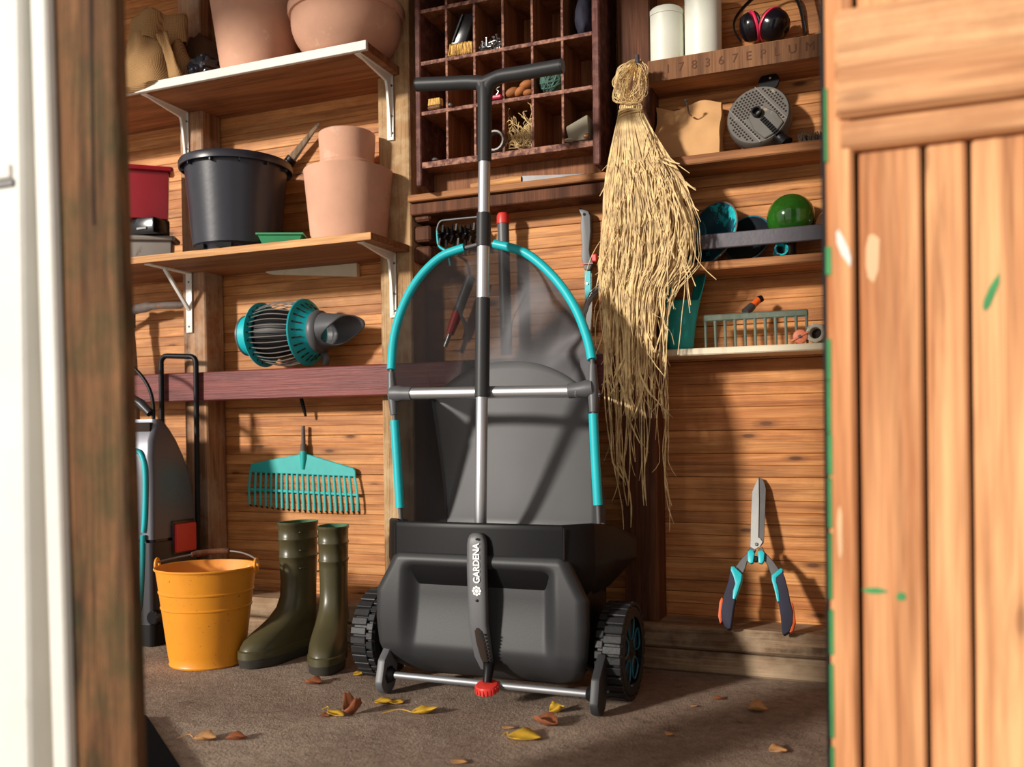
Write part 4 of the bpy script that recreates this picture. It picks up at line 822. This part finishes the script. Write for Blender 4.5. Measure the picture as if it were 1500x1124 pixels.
loft([rrect(-2.44, wx + .012, -.378, -.169, z, .02) for z in (.001, .02, .064)]).build('base', 'dark_plastic', pw, 40)
p = P(216, 626, -.338); MB().obox(p + V(-.02, .0, 0), (.040, 0, 0), (0, .012, 0), (0, 0, .014)).build('carry_slot', 'shadow_gap', pw, 30, .005, 0, 2)
tp_ = [P(a, b, -.368) for a, b in ((176, 660), (195, 660), (206, 665), (212, 685), (213, 720), (212, 760), (210, 780))]
MB().tube(catmull(tp_, 4), .0078, 8).build('trim_line', 'teal', pw, 60)
tp_ = [P(a, b, -.374) for a, b in ((209, 784), (208, 830), (206, 870), (203, 893), (194, 903), (180, 905))]
MB().tube(catmull(tp_, 4), .0078, 8).build('trim_line', 'teal', pw, 60)
a, b_ = PP(254, 768, V(wx + .003, 0, 0), X1), PP(283, 805, V(wx + .003, 0, 0), X1)
MB().box(wx + .0, wx + .007, a.y - .006, b_.y + .006, b_.z - .008, a.z + .010).build('latch_recess', 'glossy_black', pw, 30, .003)
MB().box(wx + .0, wx + .018, a.y, b_.y, b_.z, a.z).build('latch', 'red_plastic', pw, 30, .005, 0, 3)
a = P(222, 906, -.374); MB().lathe([(.001, 0), (.018, 0), (.022, -.004), (.022, -.02)], a, (0, -1, 0), 24).build('outlet', 'glossy_black', pw, 40)
q0, q1 = P(236, 522, -.159), P(287, 522, -.159); rr2 = .022
hp_ = [V(q0.x, -.159, .33), V(q0.x, -.159, q0.z - rr2)] + [V(q0.x + rr2 - rr2 * math.cos(t * .314), -.159, q0.z - rr2 + rr2 * math.sin(t * .314)) for t in range(1, 6)] + [V(q1.x - rr2 + rr2 * math.sin(t * .314), -.159, q1.z - rr2 + rr2 * math.cos(t * .314)) for t in range(0, 6)] + [V(q1.x, -.159, .33)]
MB().tube(hp_, .0085, 12).build('push_handle', 'dark_plastic', pw, 50)
MB().box(q0.x - .02, q1.x + .006, -.170, -.149, .05, .335).build('rear_frame', 'dark_plastic', pw, 30, .006)
gp = [P(a_, b2, -.30) for a_, b2 in ((150, 570), (190, 582), (207, 592), (220, 606))]; MB().tube(gp, [.013, .014, .015, .012], 10).build('spray_gun', 'washer_dark', pw, 50)
MB().tube(catmull([P(a_, b2, -.29) for a_, b2 in ((165, 525), (188, 534), (205, 548), (218, 568), (224, 590), (225, 618))], 5), .0055, 8).build('hose', 'dark_plastic', pw, 60)
# ================================================================== leaf rake on the wall
YR = -.019
def z3(x, y, d=0): return P(310 + x / 2.958, 400 + y / 2.958, YR + d)
lr = thing('leaf_rake', z3(400, 1030), 'turquoise plastic leaf rake head hanging on the wall', 'rake')
MB().prism([z3(*p) for p in ((166, 836), (172, 828), (260, 808), (380, 786), (415, 786), (500, 812), (612, 845), (622, 856), (624, 884), (165, 864))], (0, .006, 0)).build('head_plate', 'teal_dull', lr, 30, .002)
for k in range(21):
    t = k / 20; x0_, x1_ = 166 + 450 * t, 168 + 468 * t; y0_, y1_ = 858 + 20 * t, 1004 + 30 * t - 6 * math.sin(t * 3.14) * -1.6; bw_ = .0042
    a, b_ = z3(x0_, y0_), z3(x1_, y1_); mid = (a + b_) / 2 + V(-.004 * (1 - 2 * t) * (1 if k in (0, 20) else .3), -.004, 0)
    tn = MB().tube(catmull([a + V(0, .003, 0), mid + V(0, .003, 0), b_ + V(0, -.004, 0)], 5), [.0046] * 5 + [.0042] * 5 + [.0034], 6, flat=.6).build('tine', 'teal_dull', lr, 50)
    MB().tube([b_ + V(0, -.004, .002), b_ + V(.002, .006, -.006)], [.0034, .002], 6).build('tine_tip', 'dark_plastic', tn, 50)
MB().prism([z3(*p) for p in ((164, 932), (632, 956), (632, 968), (164, 944))], (0, .007, 0)).build('cross_bar', 'teal_dull', lr, 30, .0015)
MB().tube([z3(398, 772), z3(398, 800), z3(396, 850)], [.011, .011, .006], 12).build('socket', 'teal_dull', lr, 50)
MB().tube([z3(398, 778), z3(398, 742), z3(398, 742), z3(397, 662)], [.0105, .010, .007, .0055], 12).build('handle_stub', 'rust_iron', lr, 50)
pg = thing('wall_peg', z3(400, 620), 'black peg sticking out of the wall under the red beam', 'peg')
MB().tube([z3(385, 530, -.02), z3(396, 575, -.02), z3(408, 622, -.012)], [.006, .0065, .004], 8).build('peg_body', 'dark_plastic', pg, 50)
MB().tube([z3(388, 540, -.02), z3(388, 538, .017)], .004, 8).build('peg_pin', 'dark_steel', pg, 50)
# ================================================================== bucket
vd = ray(304, 983); vd.z = 0; bc = PF(304, 983) + vd.normalized() * .098; bk = thing('bucket', bc, 'yellow orange enamel bucket with wire handle on the floor', 'bucket'); bh = .262
def br_(z): return .098 + (.132 - .098) * z / bh
MB().lathe([(.09, .004), (.098, 0), (.1, .004), (.098, .008)] + [(br_(z), z) for z in (.03, .06, .09)] + [(br_(z) + e, z) for z0 in (.158, .20) for z, e in ((z0 - .0045, 0), (z0 - .0025, .0022), (z0 + .001, .0022), (z0 + .003, 0))] + [(br_(.24), .24), (br_(bh), bh - .004), (br_(bh) + .004, bh - .003), (br_(bh) + .005, bh), (br_(bh) + .003, bh + .003), (br_(bh) - .001, bh + .002)], bc + V(0, 0, .001), (0, 0, 1), 56, cap1=False).build('bucket_body', 'bucket_paint', bk, 40)
MB().lathe([(br_(bh) - .001, bh + .002), (br_(bh) - .003, bh - .004), (br_(.02) - .003, .014), (.001, .013)], bc + V(0, 0, .0012), (0, 0, 1), 56, cap0=False).build('inner_wall', 'bucket_inner', bk, 40)
bz = bh + .008; hd = V(.96, .28, 0).normalized(); hn = V(-hd.y, hd.x, 0); lug = [bc + hd * (-.137) + V(0, 0, bh), bc + hd * .137 + V(0, 0, bh)]
for l_, s_ in zip(lug, (-1, 1)):
    MB().tube([l_ + hd * s_ * .004 + hn * .012 * math.cos(i * .524) + V(0, 0, .004 + .018 * math.sin(i * .524)) for i in range(12)], .0042, 6, True).build('lug', 'bucket_paint', bk, 60)
arc = [bc + hd * (-.143 + .286 * t) + hn * (.128 * math.sin(math.pi * t) ** .7) + V(0, 0, bh + .012 + .016 * math.sin(math.pi * t)) for t in [i / 24 for i in range(25)]]
MB().tube(arc, .0026, 8).build('bail', 'wire_grey', bk, 60)
MB().tube(arc[5:14], [.007, .0095] + [.0085] * 5 + [.0095, .007], 10).build('grip', 'stud_dark', bk, 60)
# ================================================================== rubber boots
def boot(c, dr, label, sc_=1.0, tw=1):
    dr = Vector(dr).normalized(); sd_ = V(-dr.y, dr.x, 0); root = thing('rubber_boot', c, label, 'boot', 'pair of rubber boots')
    def sec(z, hb_, tf, w, wf=None, n=28):
        o = []; cx_ = (hb_ + tf) / 2; rx = (tf - hb_) / 2
        for i in range(n):
            a = 2 * math.pi * i / n; ca, sa = math.cos(a), math.sin(a); x = cx_ + rx * math.copysign(abs(ca) ** .8, ca); t = (x - hb_) / (tf - hb_)
            ww = w * (.84 + .2 * ss(.35, .75, t) - .10 * math.exp(-((t - .4) / .12) ** 2)) if wf else w
            o.append(Vector(c) + (dr * x + sd_ * ww * math.copysign(abs(sa) ** .85, sa)) * sc_ + V(0, 0, z * sc_))
        return o
    S_ = [(.020, -.060, .205, .047, 1), (.034, -.0605, .209, .0485, 1), (.052, -.060, .204, .049, 1), (.068, -.059, .190, .0485, 1), (.082, -.058, .166, .047, 1), (.097, -.057, .132, .0455, 1), (.115, -.056, .099, .044, None), (.140, -.056, .070, .040, None), (.17, -.057, .056, .0375, None), (.21, -.058, .053, .0375, None), (.26, -.060, .056, .039, None), (.275, -.0605, .0565, .0393, None), (.277, -.0625, .0585, .0413, None), (.282, -.0625, .0585, .0413, None), (.284, -.061, .057, .0395, None), (.325, -.0615, .0585, .0403, None), (.327, -.0635, .0605, .0423, None), (.332, -.0635, .0605, .0423, None), (.334, -.062, .059, .0405, None), (.366, -.063, .060, .041, None), (.368, -.065, .062, .043, None), (.376, -.065, .062, .043, None)]
    sh = loft([sec(*s_) for s_ in S_], False); top = [sec(.376, -.065, .062, .043), sec(.376, -.061, .058, .039), sec(.25, -.056, .052, .035)]
    sh.build('boot_shaft', 'boot_green', root, 50); loft(top, False).build('lining', 'boot_lining', root, 50)
    loft([sec(.001, -.061, .200, .046, 1), sec(.003, -.063, .207, .048, 1), sec(.024, -.064, .212, .0505, 1), sec(.027, -.062, .210, .049, 1)]).build('sole', 'boot_sole', root, 40)
    loft([sec(.026, -.0625, .2125, .0508, 1), sec(.044, -.0625, .2115, .0512, 1), sec(.047, -.0605, .2065, .0495, 1)]).build('foxing', 'boot_green', root, 40)
    for z in (.35, .30, .25):
        q_ = Vector(c) + (sd_ * .041 * (1 if sd_.y < 0 else -1) + dr * .02) * sc_ + V(0, 0, z * sc_); MB().obox(q_, dr * .014, sd_ * .003, (0, 0, .0012)).build('side_rib', 'boot_green', root, 0)
d1 = PF(352, 968) - PF(455, 940); q = P(436, 780, -.30); boot((q.x, -.30, 0), d1, 'olive green rubber boot in side view with the toe pointing at the bucket', 1.0)
q = P(488, 780, -.31); boot((q.x, -.31, 0), (.40, -.92, 0), 'olive green rubber boot standing nearest the machine with the toe to the front', .98)
# ================================================================== fallen leaves
def leaf(px, py, ln, wd, yaw, mat, label, curl=.3, bend=.25, stem=0, fold=0):
    c = PF(px, py); n, mm_ = 10, 4; ca, sa = math.cos(yaw), math.sin(yaw); pts = {}; sd_ = random.uniform(0, 50)
    def fn(u, v):
        x = (u - .5) * ln; w = wd * .72 * (math.sin(math.pi * min(1, max(0, u)) ** .85) ** .9) * (1 + .15 * noise.noise(V(u * 6, sd_, 0))) + .0004; y = (v - .5) * 2 * w
        z = curl * (abs(y) ** 1.6) * 8 * (wd ** -.3) * .5 + bend * 1.5 * (u - .45) ** 2 * ln + fold * ln * max(0, u - .6) + .006 * ln * 6 * noise.noise(V(x * 60, y * 60, sd_)) + .002
        return V(c.x + x * ca - y * sa, c.y + x * sa + y * ca, z)
    g_ = MB().grid(fn, n, mm_); mz = min(v.z for v in g_.v)
    for v in g_.v: v.z += .0012 - mz
    root = thing('fallen_leaf', c, label, 'leaf', 'fallen leaves on the floor'); g_.build('leaf_blade', mat, root, 60, 0, .0007)
    if stem:
        e = fn(0, .5); e.z = e.z - mz + .001; MB().tube(catmull([e, e + V(-ca * stem * .5, -sa * stem * .5 + .01, .004), e + V(-ca * stem, -sa * stem - .004, .0)], 4), .0011, 5).build('stem', mat, root, 50)
leaf(459, 1003, .050, .034, .1, 'leaf_brown', 'ridged reddish brown leaf in front of the boots', .5)
leaf(527, 990, .032, .020, .8, 'leaf_yellow', 'tiny yellow leaf beside the left wheel', .5, .3, 0, .3)
leaf(562, 1031, .045, .030, .2, 'leaf_yellow', 'speckled yellow leaf left below the left skid', .3)
leaf(582, 1031, .035, .026, -.2, 'leaf_yellow', 'clean yellow half of the leaf pair below the left skid', .2)
leaf(622, 1047, .060, .026, .45, 'leaf_yellow', 'long pointed yellow leaf with a brown stem left of the red knob', .6, .3, .06, .3)
leaf(492, 1049, .060, .022, -.4, 'leaf_yellow', 'yellow leaf strip under the curled brown leaf', .4, .2, .02)
leaf(517, 1047, .045, .040, 1.0, 'leaf_brown', 'curled crisp brown leaf over the yellow strip', 1.2, .8, 0, .4)
leaf(475, 1051, .022, .016, .3, 'leaf_brown', 'small dark brown leaf scrap at the end of the yellow strip', .5)
leaf(768, 1083, .072, .046, .05, 'leaf_yellow', 'broad yellow leaf near the bottom centre of the floor', .25, .2, .01)
leaf(800, 1064, .070, .030, -.45, 'leaf_brown', 'long rust brown leaf behind the broad yellow leaf', .9, .4)
leaf(816, 1045, .036, .026, .7, 'leaf_yellow', 'folded yellow leaf right of the red knob', .9, .4, 0, .5)
leaf(745, 1068, .030, .012, 0, 'leaf_tan', 'thin pale leaf left of the broad yellow leaf', .3)
leaf(300, 1086, .050, .032, .3, 'leaf_tan', 'pale tan leaf with a stalk at the lower left floor', .5, .3, .03)
leaf(346, 1085, .046, .020, .35, 'leaf_brown', 'olive brown curled leaf next to the stalked tan leaf', .9, .3)
leaf(1110, 1043, .044, .042, .1, 'leaf_tan', 'largest tan leaf below the hedge shears', .5, .3)
leaf(1140, 1103, .036, .030, .3, 'leaf_tan', 'tan leaf nearest the bottom of the open door', .4)
leaf(981, 1078, .018, .016, .9, 'leaf_tan', 'tiny tan leaf scrap right of the right wheel', .5)
leaf(673, 1119, .034, .016, .1, 'leaf_tan', 'pale leaf cut off by the bottom edge below the red knob', .4)
leaf(1052, 1026, .026, .012, .0, 'leaf_brown', 'small dark curled leaf below the sill beam', .9)
leaf(1017, 1036, .018, .010, .4, 'leaf_tan', 'smallest tan flake between right wheel and dark curled leaf', .4)
ed = [PF(215, 1056), PF(264, 1132), PF(190, 1140), PF(150, 1056)]; tag(MB().prism([p + V(0, 0, .001) for p in ed], (0, 0, .012)).build('rubber_mat', 'matte_black', None, 30, .002, world=ed[0]), 'corner of a black rubber mat beside the door post', 'mat')
# ================================================================== leaf and grass collector (the machine in the middle)
mw = thing('lawn_collector', (-.882, -.45, 0), 'black and grey push lawn collector with turquoise hooped net bag and T handle', 'lawn machine')
MX = -.882
# --- black hopper
def mir(pl): return pl + [(2 * MX - x, y) for x, y in reversed(pl)]
hi = [(-.672, -.562), (-.618, -.50), (-.600, -.39), (-.574, -.30), (-.585, -.25), (-.65, -.215)]
md_ = [(-.670, -.562), (-.616, -.50), (-.598, -.39), (-.572, -.30), (-.585, -.25), (-.65, -.215)]
lo = [(-.664, -.54), (-.632, -.47), (-.628, -.40), (-.632, -.33), (-.65, -.27), (-.69, -.23)]
def ring(pl, z, sh=0): return [V(MX + (x - MX) * (1 - sh), y * (1 - sh) + -.38 * sh, z - (.055 * ss(-.46, -.24, y) * ss(.30, .40, z))) for x, y in mir(pl)]
hop = loft([ring(lo, .245), ring(md_, .315), ring(md_, .33), ring(hi, .398), ring(hi, .407), ring(hi, .412, .012), ring(hi, .412, .035), ring(md_, .33, .035), ring(lo, .26, .05)])
hop.build('hopper', 'dark_plastic', mw, 30, .0015)
MB().box(-.670, -.6685, -.5632, -.5618, .335, .405).build('seam', 'shadow_gap', mw, 0); MB().box(2 * MX + .6685, 2 * MX + .670, -.5632, -.5618, .335, .405).build('seam', 'shadow_gap', mw, 0)
# --- grey front panel with two shallow dished fields
tabx = [(.040, .19), (.048, .212), (.060, .232), (.085, .252), (.12, .262), (.18, .2675), (.245, .2665), (.30, .2365), (.338, .218)]
def hw(z):
    for (z0, w0), (z1, w1) in zip(tabx[:-1], tabx[1:]):
        if z <= z1: t = (z - z0) / (z1 - z0); return w0 + (w1 - w0) * t
    return tabx[-1][1]
def fpan(u, v):
    z = .040 + (.338 - .040) * v; w = hw(z); x = (u * 2 - 1) * w
    y = -.566 + .075 * max(0, (.125 - z) / .085) ** 2 - .010 * math.sin(math.pi * v)
    e = (w - abs(x)) / .022
    if e < 1: y += .020 * (1 - e) ** 2
    if v > .96: y += .006 * (v - .96) / .04
    ax_ = abs(x); dish = (1 - ss(.155, .196, ax_ - (.338 - z) * .03)) * (1 - ss(.292, .318, z)) * ss(.06, .24, z) ** .7
    return V(MX + x, y + .030 * dish, z)
MB().grid(fpan, 96, 64).build('front_panel', 'panel_grey', mw, 60, 0, .004)
MB().box(MX - .235, MX + .235, -.51, -.30, .06, .30).build('inner_housing', 'dark_plastic', mw, 30, .01)
for s_ in (-1, 1): MB().prism([V(MX + s_ * .250, y, z) for y, z in ((-.535, .10), (-.535, .235), (-.47, .26), (-.36, .24), (-.36, .10), (-.44, .055))], (-.014 * s_, 0, 0)).build('side_plate', 'dark_plastic', mw, 30, .004)
# --- centre strip with lettering
def flatbar(path, ws, ds, nm, mat, par=mw):
    secs = []
    for p, w, d in zip(path, ws, ds): secs.append([p + V(w * math.copysign(abs(math.cos(a)) ** .55, math.cos(a)), d * math.copysign(abs(math.sin(a)) ** .55, math.sin(a)), 0) for a in [2 * math.pi * i / 20 for i in range(20)]])
    return loft(secs).build(nm, mat, par, 40)
def sp_(px, py, y): return P(px, py, y)
YC = -.578
cpx = [(699, 781, -.570), (699, 784, -.572), (699, 790, -.574), (699, 798, -.575), (699, 830, -.580), (700, 866, -.584), (701.3, 914, -.586), (704.5, 938, -.584), (708.6, 962, -.578), (714, 980, -.566)]
cpath = [P(a, b, c_) for a, b, c_ in cpx]
strip = flatbar(cpath, [.010, .017, .0215, .0235, .0238, .0235, .0228, .0225, .021, .015], [.010, .011, .012, .012, .012, .012, .012, .012, .011, .009], 'centre_strip', 'mid_grey')
sl = [P(a, b, c_) for a, b, c_ in ((702, 919, -.5885), (703, 924, -.5895), (706, 940, -.5885), (711, 962, -.583), (716, 978, -.571))]
flatbar(sl, [.004, .011, .0125, .0105, .006], [.0102] * 5, 'slot', 'shadow_gap', strip)
for k in range(9): t = k / 8; p = P(707.5 + 8 * t, 930 + 42 * t, -.5985 + .014 * t); MB().obox(p, (.0075, 0, 0), (0, .0025, 0), (0, 0, .0018)).build('rack_tooth', 'dark_plastic', strip, 0)
for py in (790, 880): p = P(698.5, py, -.5905 if py < 800 else -.5975); MB().lathe([(.0032, 0), (.0032, .0025), (.001, .003)], p + V(0, .0012, 0), (0, -1, 0), 12).build('screw', 'dark_plastic', strip, 40)
a = P(698.5, 855, -.5965); b_ = P(697.5, 796, -.589); dl = (b_ - a); tx = text('GARDENA', .0215, a + V(0, -.0002, 0), dl, V(-1, 0, 0), 'letter_white', strip, 'lettering', .0004, 1.0, .0006)
wdt = max((v.co + WL[strip.name] - a).dot(dl.normalized()) for v in tx.data.vertices); k_ = dl.length / wdt
for v in tx.data.vertices:
    r_ = v.co + WL[strip.name] - a; al = r_.dot(dl.normalized()); v.co += dl.normalized() * al * (k_ - 1)
c = P(698.3, 866, -.5968)
m = MB().lathe([(.0045, 0), (.0045, .0006), (.001, .0006)], c, (0, -1, 0), 20)
for k in range(8):
    a0 = k * math.pi / 4; d = V(math.cos(a0), 0, math.sin(a0)); w = V(-d.z, 0, d.x); m.prism([c + d * .0055 - w * .0024, c + d * .0060 + w * .0018, c + d * .0098 + w * .0040, c + d * .0118 - w * .0004, c + d * .0088 - w * .0030], (0, -.0006, 0))
m.build('emblem', 'letter_white', strip, 0)
m = MB(); c = P(663, 930, -.5395)
for k in range(5): a0 = .3 + k * .62; m.obox(c + V(.011 * math.cos(a0), -.006, .004 + .011 * math.sin(a0)), V(math.cos(a0), 0, math.sin(a0)) * .003, (0, .0008, 0), V(-math.sin(a0), 0, math.cos(a0)) * .0007)
m.obox(c + V(0, -.006, -.003), (.014, 0, 0), (0, .0008, 0), (0, 0, .0006)); m.build('height_mark', 'mid_grey', mw, 0)
# --- adjusting knob
k0 = P(716, 978, -.585); k1 = P(713.5, 1008, -.597)
MB().tube([k0 + V(0, 0, .012), k0, k1 + V(0, 0, .012)], [.013, .0125, .010], 14).build('knob_stem', 'dark_plastic', mw, 40)
kn = MB().lathe([(.018, .010), (.024, .009), (.0262, .005), (.0262, -.006), (.024, -.009), (.018, -.010)], k1, (0, -.25, 1), 36).build('knob', 'red_plastic', mw, 30)
for k in range(20):
    a0 = 2 * math.pi * k / 20; d = V(math.cos(a0), math.sin(a0), 0); MB().obox(k1 + d * .0262 + V(0, 0, d.y * .0065), d * .0016, V(-d.y, d.x, 0) * .0022, (0, 0, .006)).build('knob_rib', 'red_plastic', kn, 0)
MB().lathe([(.001, -.0105), (.021, -.0105), (.023, -.0085), (.001, -.0085)], k1, (0, -.25, 1), 30).build('knob_face', 'matte_black', kn, 40)
# --- front axle and skids
zA, yA = .046, -.575; sl_, sr_ = P(565, 990, yA).x, P(876, 1008, yA).x
MB().tube([V(sl_, yA, zA), V(sr_, yA, zA)], .0085, 16).build('front_axle', 'dull_aluminium', mw, 50)
for x, s_ in ((sl_, 1), (sr_, -1)):
    pts = [V(x - .010, yA + .0365 * math.cos(t), zA - .0085 + .0365 * math.sin(t)) for t in [math.pi + .15 + i * (math.pi * .98) / 10 for i in range(11)]] + [V(x - .010, yA + .050, .085), V(x - .010, yA + .058, .125), V(x - .010, yA + .030, .128), V(x - .010, yA - .020, .085)]
    sk_ = MB().prism(pts, (.020, 0, 0)).build('skid', 'mid_grey' if s_ > 0 else 'panel_grey', mw, 30, .005, 0, 2)
    MB().lathe([(.001, .010), (.016, .010), (.020, .0105), (.013, .024), (.0095, .026)], V(x, yA, zA), (s_, 0, 0), 18).build('axle_collar', 'dark_plastic', sk_, 40)
    for k in range(6): a0 = k * math.pi / 3; d = V(0, math.cos(a0), math.sin(a0)); MB().prism([V(x + s_ * .010, yA, zA) + d * .022, V(x + s_ * .010, yA, zA) + d * .01, V(x + s_ * .026, yA, zA) + d * .01], d.cross(V(1, 0, 0)) * .002).build('collar_rib', 'dark_plastic', sk_, 0)
# --- wheels
def wheel(xc, s_, label):
    c = V(xc, -.432, .1135); w = .031
    t_ = MB().lathe([(.078, -w), (.098, -w), (.104, -w * .8), (.105, 0), (.104, w * .8), (.098, w), (.078, w)], c, X1, 56, False, False, False).build('tyre', 'rubber', mw, 40, label=label)
    for k in range(30):
        a0 = 2 * math.pi * k / 30; d = V(0, math.cos(a0), math.sin(a0)); tg = V(0, -d.z, d.y)
        MB().obox(c + d * .1075 + X1 * s_ * .009, d * .0052, tg * .0085, X1 * .021).build('lug', 'rubber', t_, 30, .0015)
        a0 += math.pi / 30; d = V(0, math.cos(a0), math.sin(a0)); tg = V(0, -d.z, d.y)
        MB().obox(c + d * .1065 - X1 * s_ * .0215, d * .0048, tg * .0085, X1 * .009).build('lug', 'rubber', t_, 30, .0015)
    MB().lathe([(.001, w - .012), (.02, w - .006), (.080, w - .010), (.080, w - .016), (.001, w - .018)], c, X1 * s_, 40).build('wheel_disc', 'glossy_black', t_, 40)
    for k in range(5):
        a0 = 2 * math.pi * k / 5 + .3; pts = []
        for (r_, da) in ((.03, -.32), (.05, -.42), (.068, -.36), (.076, -.2), (.076, .2), (.068, .36), (.05, .42), (.03, .32)): pts.append(c + X1 * s_ * (w - .006) + V(0, math.cos(a0 + da) * r_, math.sin(a0 + da) * r_))
        MB().tube(catmull(pts, 3, True), .0022, 6, True).build('spoke_trim', 'bowl_teal', t_, 60)
wheel(-.578, 1, 'chunky black tyre on the right'); wheel(2 * MX + .560, -1, 'chunky black tyre on the left')
MB().tube([V(2 * MX + .565, -.432, .1135), V(-.583, -.432, .1135)], .012, 12).build('wheel_axle', 'dark_steel', mw, 50)
# --- handle pole
def py_(z): return -.498 + .075 * (z - .4)
def pp_(px, py):
    y = -.45
    for _ in range(4): y = py_(P(px, py, y).z)
    return P(px, py, y)
def polex(py): return 704 + (711 - 704) * (765 - py) / 655
for y0, y1, r_, mt_, nm in ((800, 572, .0145, 'aluminium', 'lower_tube'), (582, 437, .0178, 'panel_grey', 'sleeve'), (440, 360, .0158, 'aluminium', 'middle_tube'), (362, 313, .0180, 'panel_grey', 'sleeve'), (316, 234, .0148, 'aluminium', 'upper_tube')):
    a, b_ = pp_(polex(y0), y0), pp_(polex(y1), y1)
    MB().tube([a, a + (b_ - a) * .006, a + (b_ - a) * .994, b_], [r_ * .93, r_, r_, r_ * .93], 24).build(nm, mt_, mw, 40)
st = pp_(polex(238), 238); jn = pp_(710, 122); hl, hm, hr = pp_(613, 124), pp_(690, 121), pp_(822, 97); hm2 = pp_(730, 113); j2 = pp_(710, 160)
m = MB(); RH = .0172
m.tube(catmull([hl, hl + (hm - hl) * .02, hl + (hm - hl) * .6, hm, pp_(706, 124), pp_(710, 150), j2, st], 6), [RH * .9] + [RH] * 41 + [RH], 20)
m.tube(catmull([hr, hr + (hm2 - hr) * .02, hr + (hm2 - hr) * .6, hm2, pp_(715, 126), pp_(710.5, 150), j2, st], 6), [RH * .9] + [RH] * 41 + [RH], 20)
m.tube([hm + (jn - hm) * .1, jn, hm2 + (hm2 - jn) * .1], [RH, RH * 1.04, RH], 20)
m.tube([jn, pp_(710.3, 135), j2, st], [RH * 1.0, RH * 1.12, RH * 1.02, RH], 20)
m.build('t_handle', 'panel_grey', mw, 60)
# --- hoop
def yh(py): return -.452 if py >= 560 else -.452 + .10 * (560 - py) / 200
def H(px, py): return P(px, py, yh(py))
hoop_px = [(590, 800), (586, 745), (582, 680), (578, 615), (575, 577), (573, 540), (577, 495), (590, 450), (612, 410), (645, 377), (690, 361), (722, 357), (770, 371), (812, 407), (842, 450), (860, 495), (868, 535), (868, 570), (869, 605), (872, 670), (876, 742), (878, 790)]
hoop = catmull([H(*p) for p in hoop_px], 5); MB().tube(hoop, .0052, 10).build('hoop_tube', 'mid_grey', mw, 60)
def sleeve(pl): MB().tube(catmull([H(*p) for p in pl], 6), .0112, 12).build('hoop_sleeve', 'teal', mw, 50)
sleeve([(573, 542), (577, 495), (590, 450), (612, 410), (645, 377), (680, 363)]); sleeve([(724, 357.5), (770, 371), (812, 407), (842, 450), (860, 495), (867, 527)])
sleeve([(578, 616), (582, 680), (586, 744)]); sleeve([(869, 606), (872, 670), (876, 740)])
ca_, cb_ = H(588, 577), H(846, 573); MB().tube([ca_, cb_], .0150, 24).build('cross_bar', 'aluminium', mw, 50)
for (p, q_, e, s_) in (((573, 546), (577, 608), (604, 577), 1), ((868, 534), (869, 604), (833, 573), -1)):
    m = MB(); m.tube([H(*p), (H(*p) + H(*q_)) / 2, H(*q_)], [.009, .0135, .009], 14); c0_ = (H(*p) + H(*q_)) / 2; ce_ = H(*e); m.tube([c0_, c0_ + (ce_ - c0_) * .3, c0_ + (ce_ - c0_) * .55, ce_], [.020, .021, .018, .0175], 16); m.build('tee_joint', 'mid_grey', mw, 60)
# --- grey sheet in the bag
bl, brr, tl_, trr = P(640, 765, -.39).x, P(864, 765, -.39).x, P(632, 560, -.17).x, P(866, 560, -.17).x
def sheetf(u, v):
    x = (u * 2 - 1); zt = .815 - .10 * abs(x) ** 2.4; z = .385 + (zt - .385) * v
    xl_, xr_ = bl + (tl_ - bl) * v, brr + (trr - brr) * v
    return V(xl_ + (xr_ - xl_) * u, -.36 + .21 * ((z - .385) / .43) ** .8 + .05 * x * x - .03, z)
MB().grid(sheetf, 30, 20).build('back_sheet', 'plate_grey', mw, 60, 0, .003)
# --- net bag
hp2 = catmull([H(*p) for p in hoop_px[4:18]], 8); kH = len(hp2) - 1
def netf(u, v):
    h = hp2[min(kH, int(u * kH + .5))]; t = sheetf(u, 1.0); ed_ = min(1, min(u, 1 - u) * 8)
    p = h + (t - h) * v; s_ = math.sin(math.pi * v)
    return p + V(0, .075 * s_, .020 * s_) * ed_ + V(.020, .055, .0) * s_ * (math.sin(u * 24 + v * 4) * .6 + noise.noise(V(u * 9, v * 2, 0)))
MB().grid(netf, 88, 18).build('net_top', 'net', mw, 60)
def sidef(side):
    pl_ = [(576, 585), (579, 640), (583, 700), (588, 765)] if side < 0 else [(868, 585), (870, 640), (873, 700), (877, 765)]
    hh = catmull([H(*p) for p in pl_], 8); k = len(hh) - 1
    def fn(u, v):
        h = hh[int(u * k + .5)]; t = sheetf(.02 if side < 0 else .98, 1 - u); p = h + (t - h) * v; s_ = math.sin(math.pi * v)
        return p + V(side * .012 * s_, 0, 0) + V(.010, .012, 0) * s_ * math.sin(u * 7 + v * 4)
    MB().grid(fn, 24, 12).build('net_side', 'net_dense', mw, 60)
nm_ = M['net'].copy(); nm_.name = 'net_dense'; M['net_dense'] = nm_
for n_ in nm_.node_tree.nodes:
    if n_.type == 'MIX_SHADER': n_.inputs[0].default_value = .95
    if n_.type == 'BSDF_PRINCIPLED': n_.inputs['Base Color'].default_value = (*lin(62, 62, 64), 1)
sidef(-1); sidef(1)
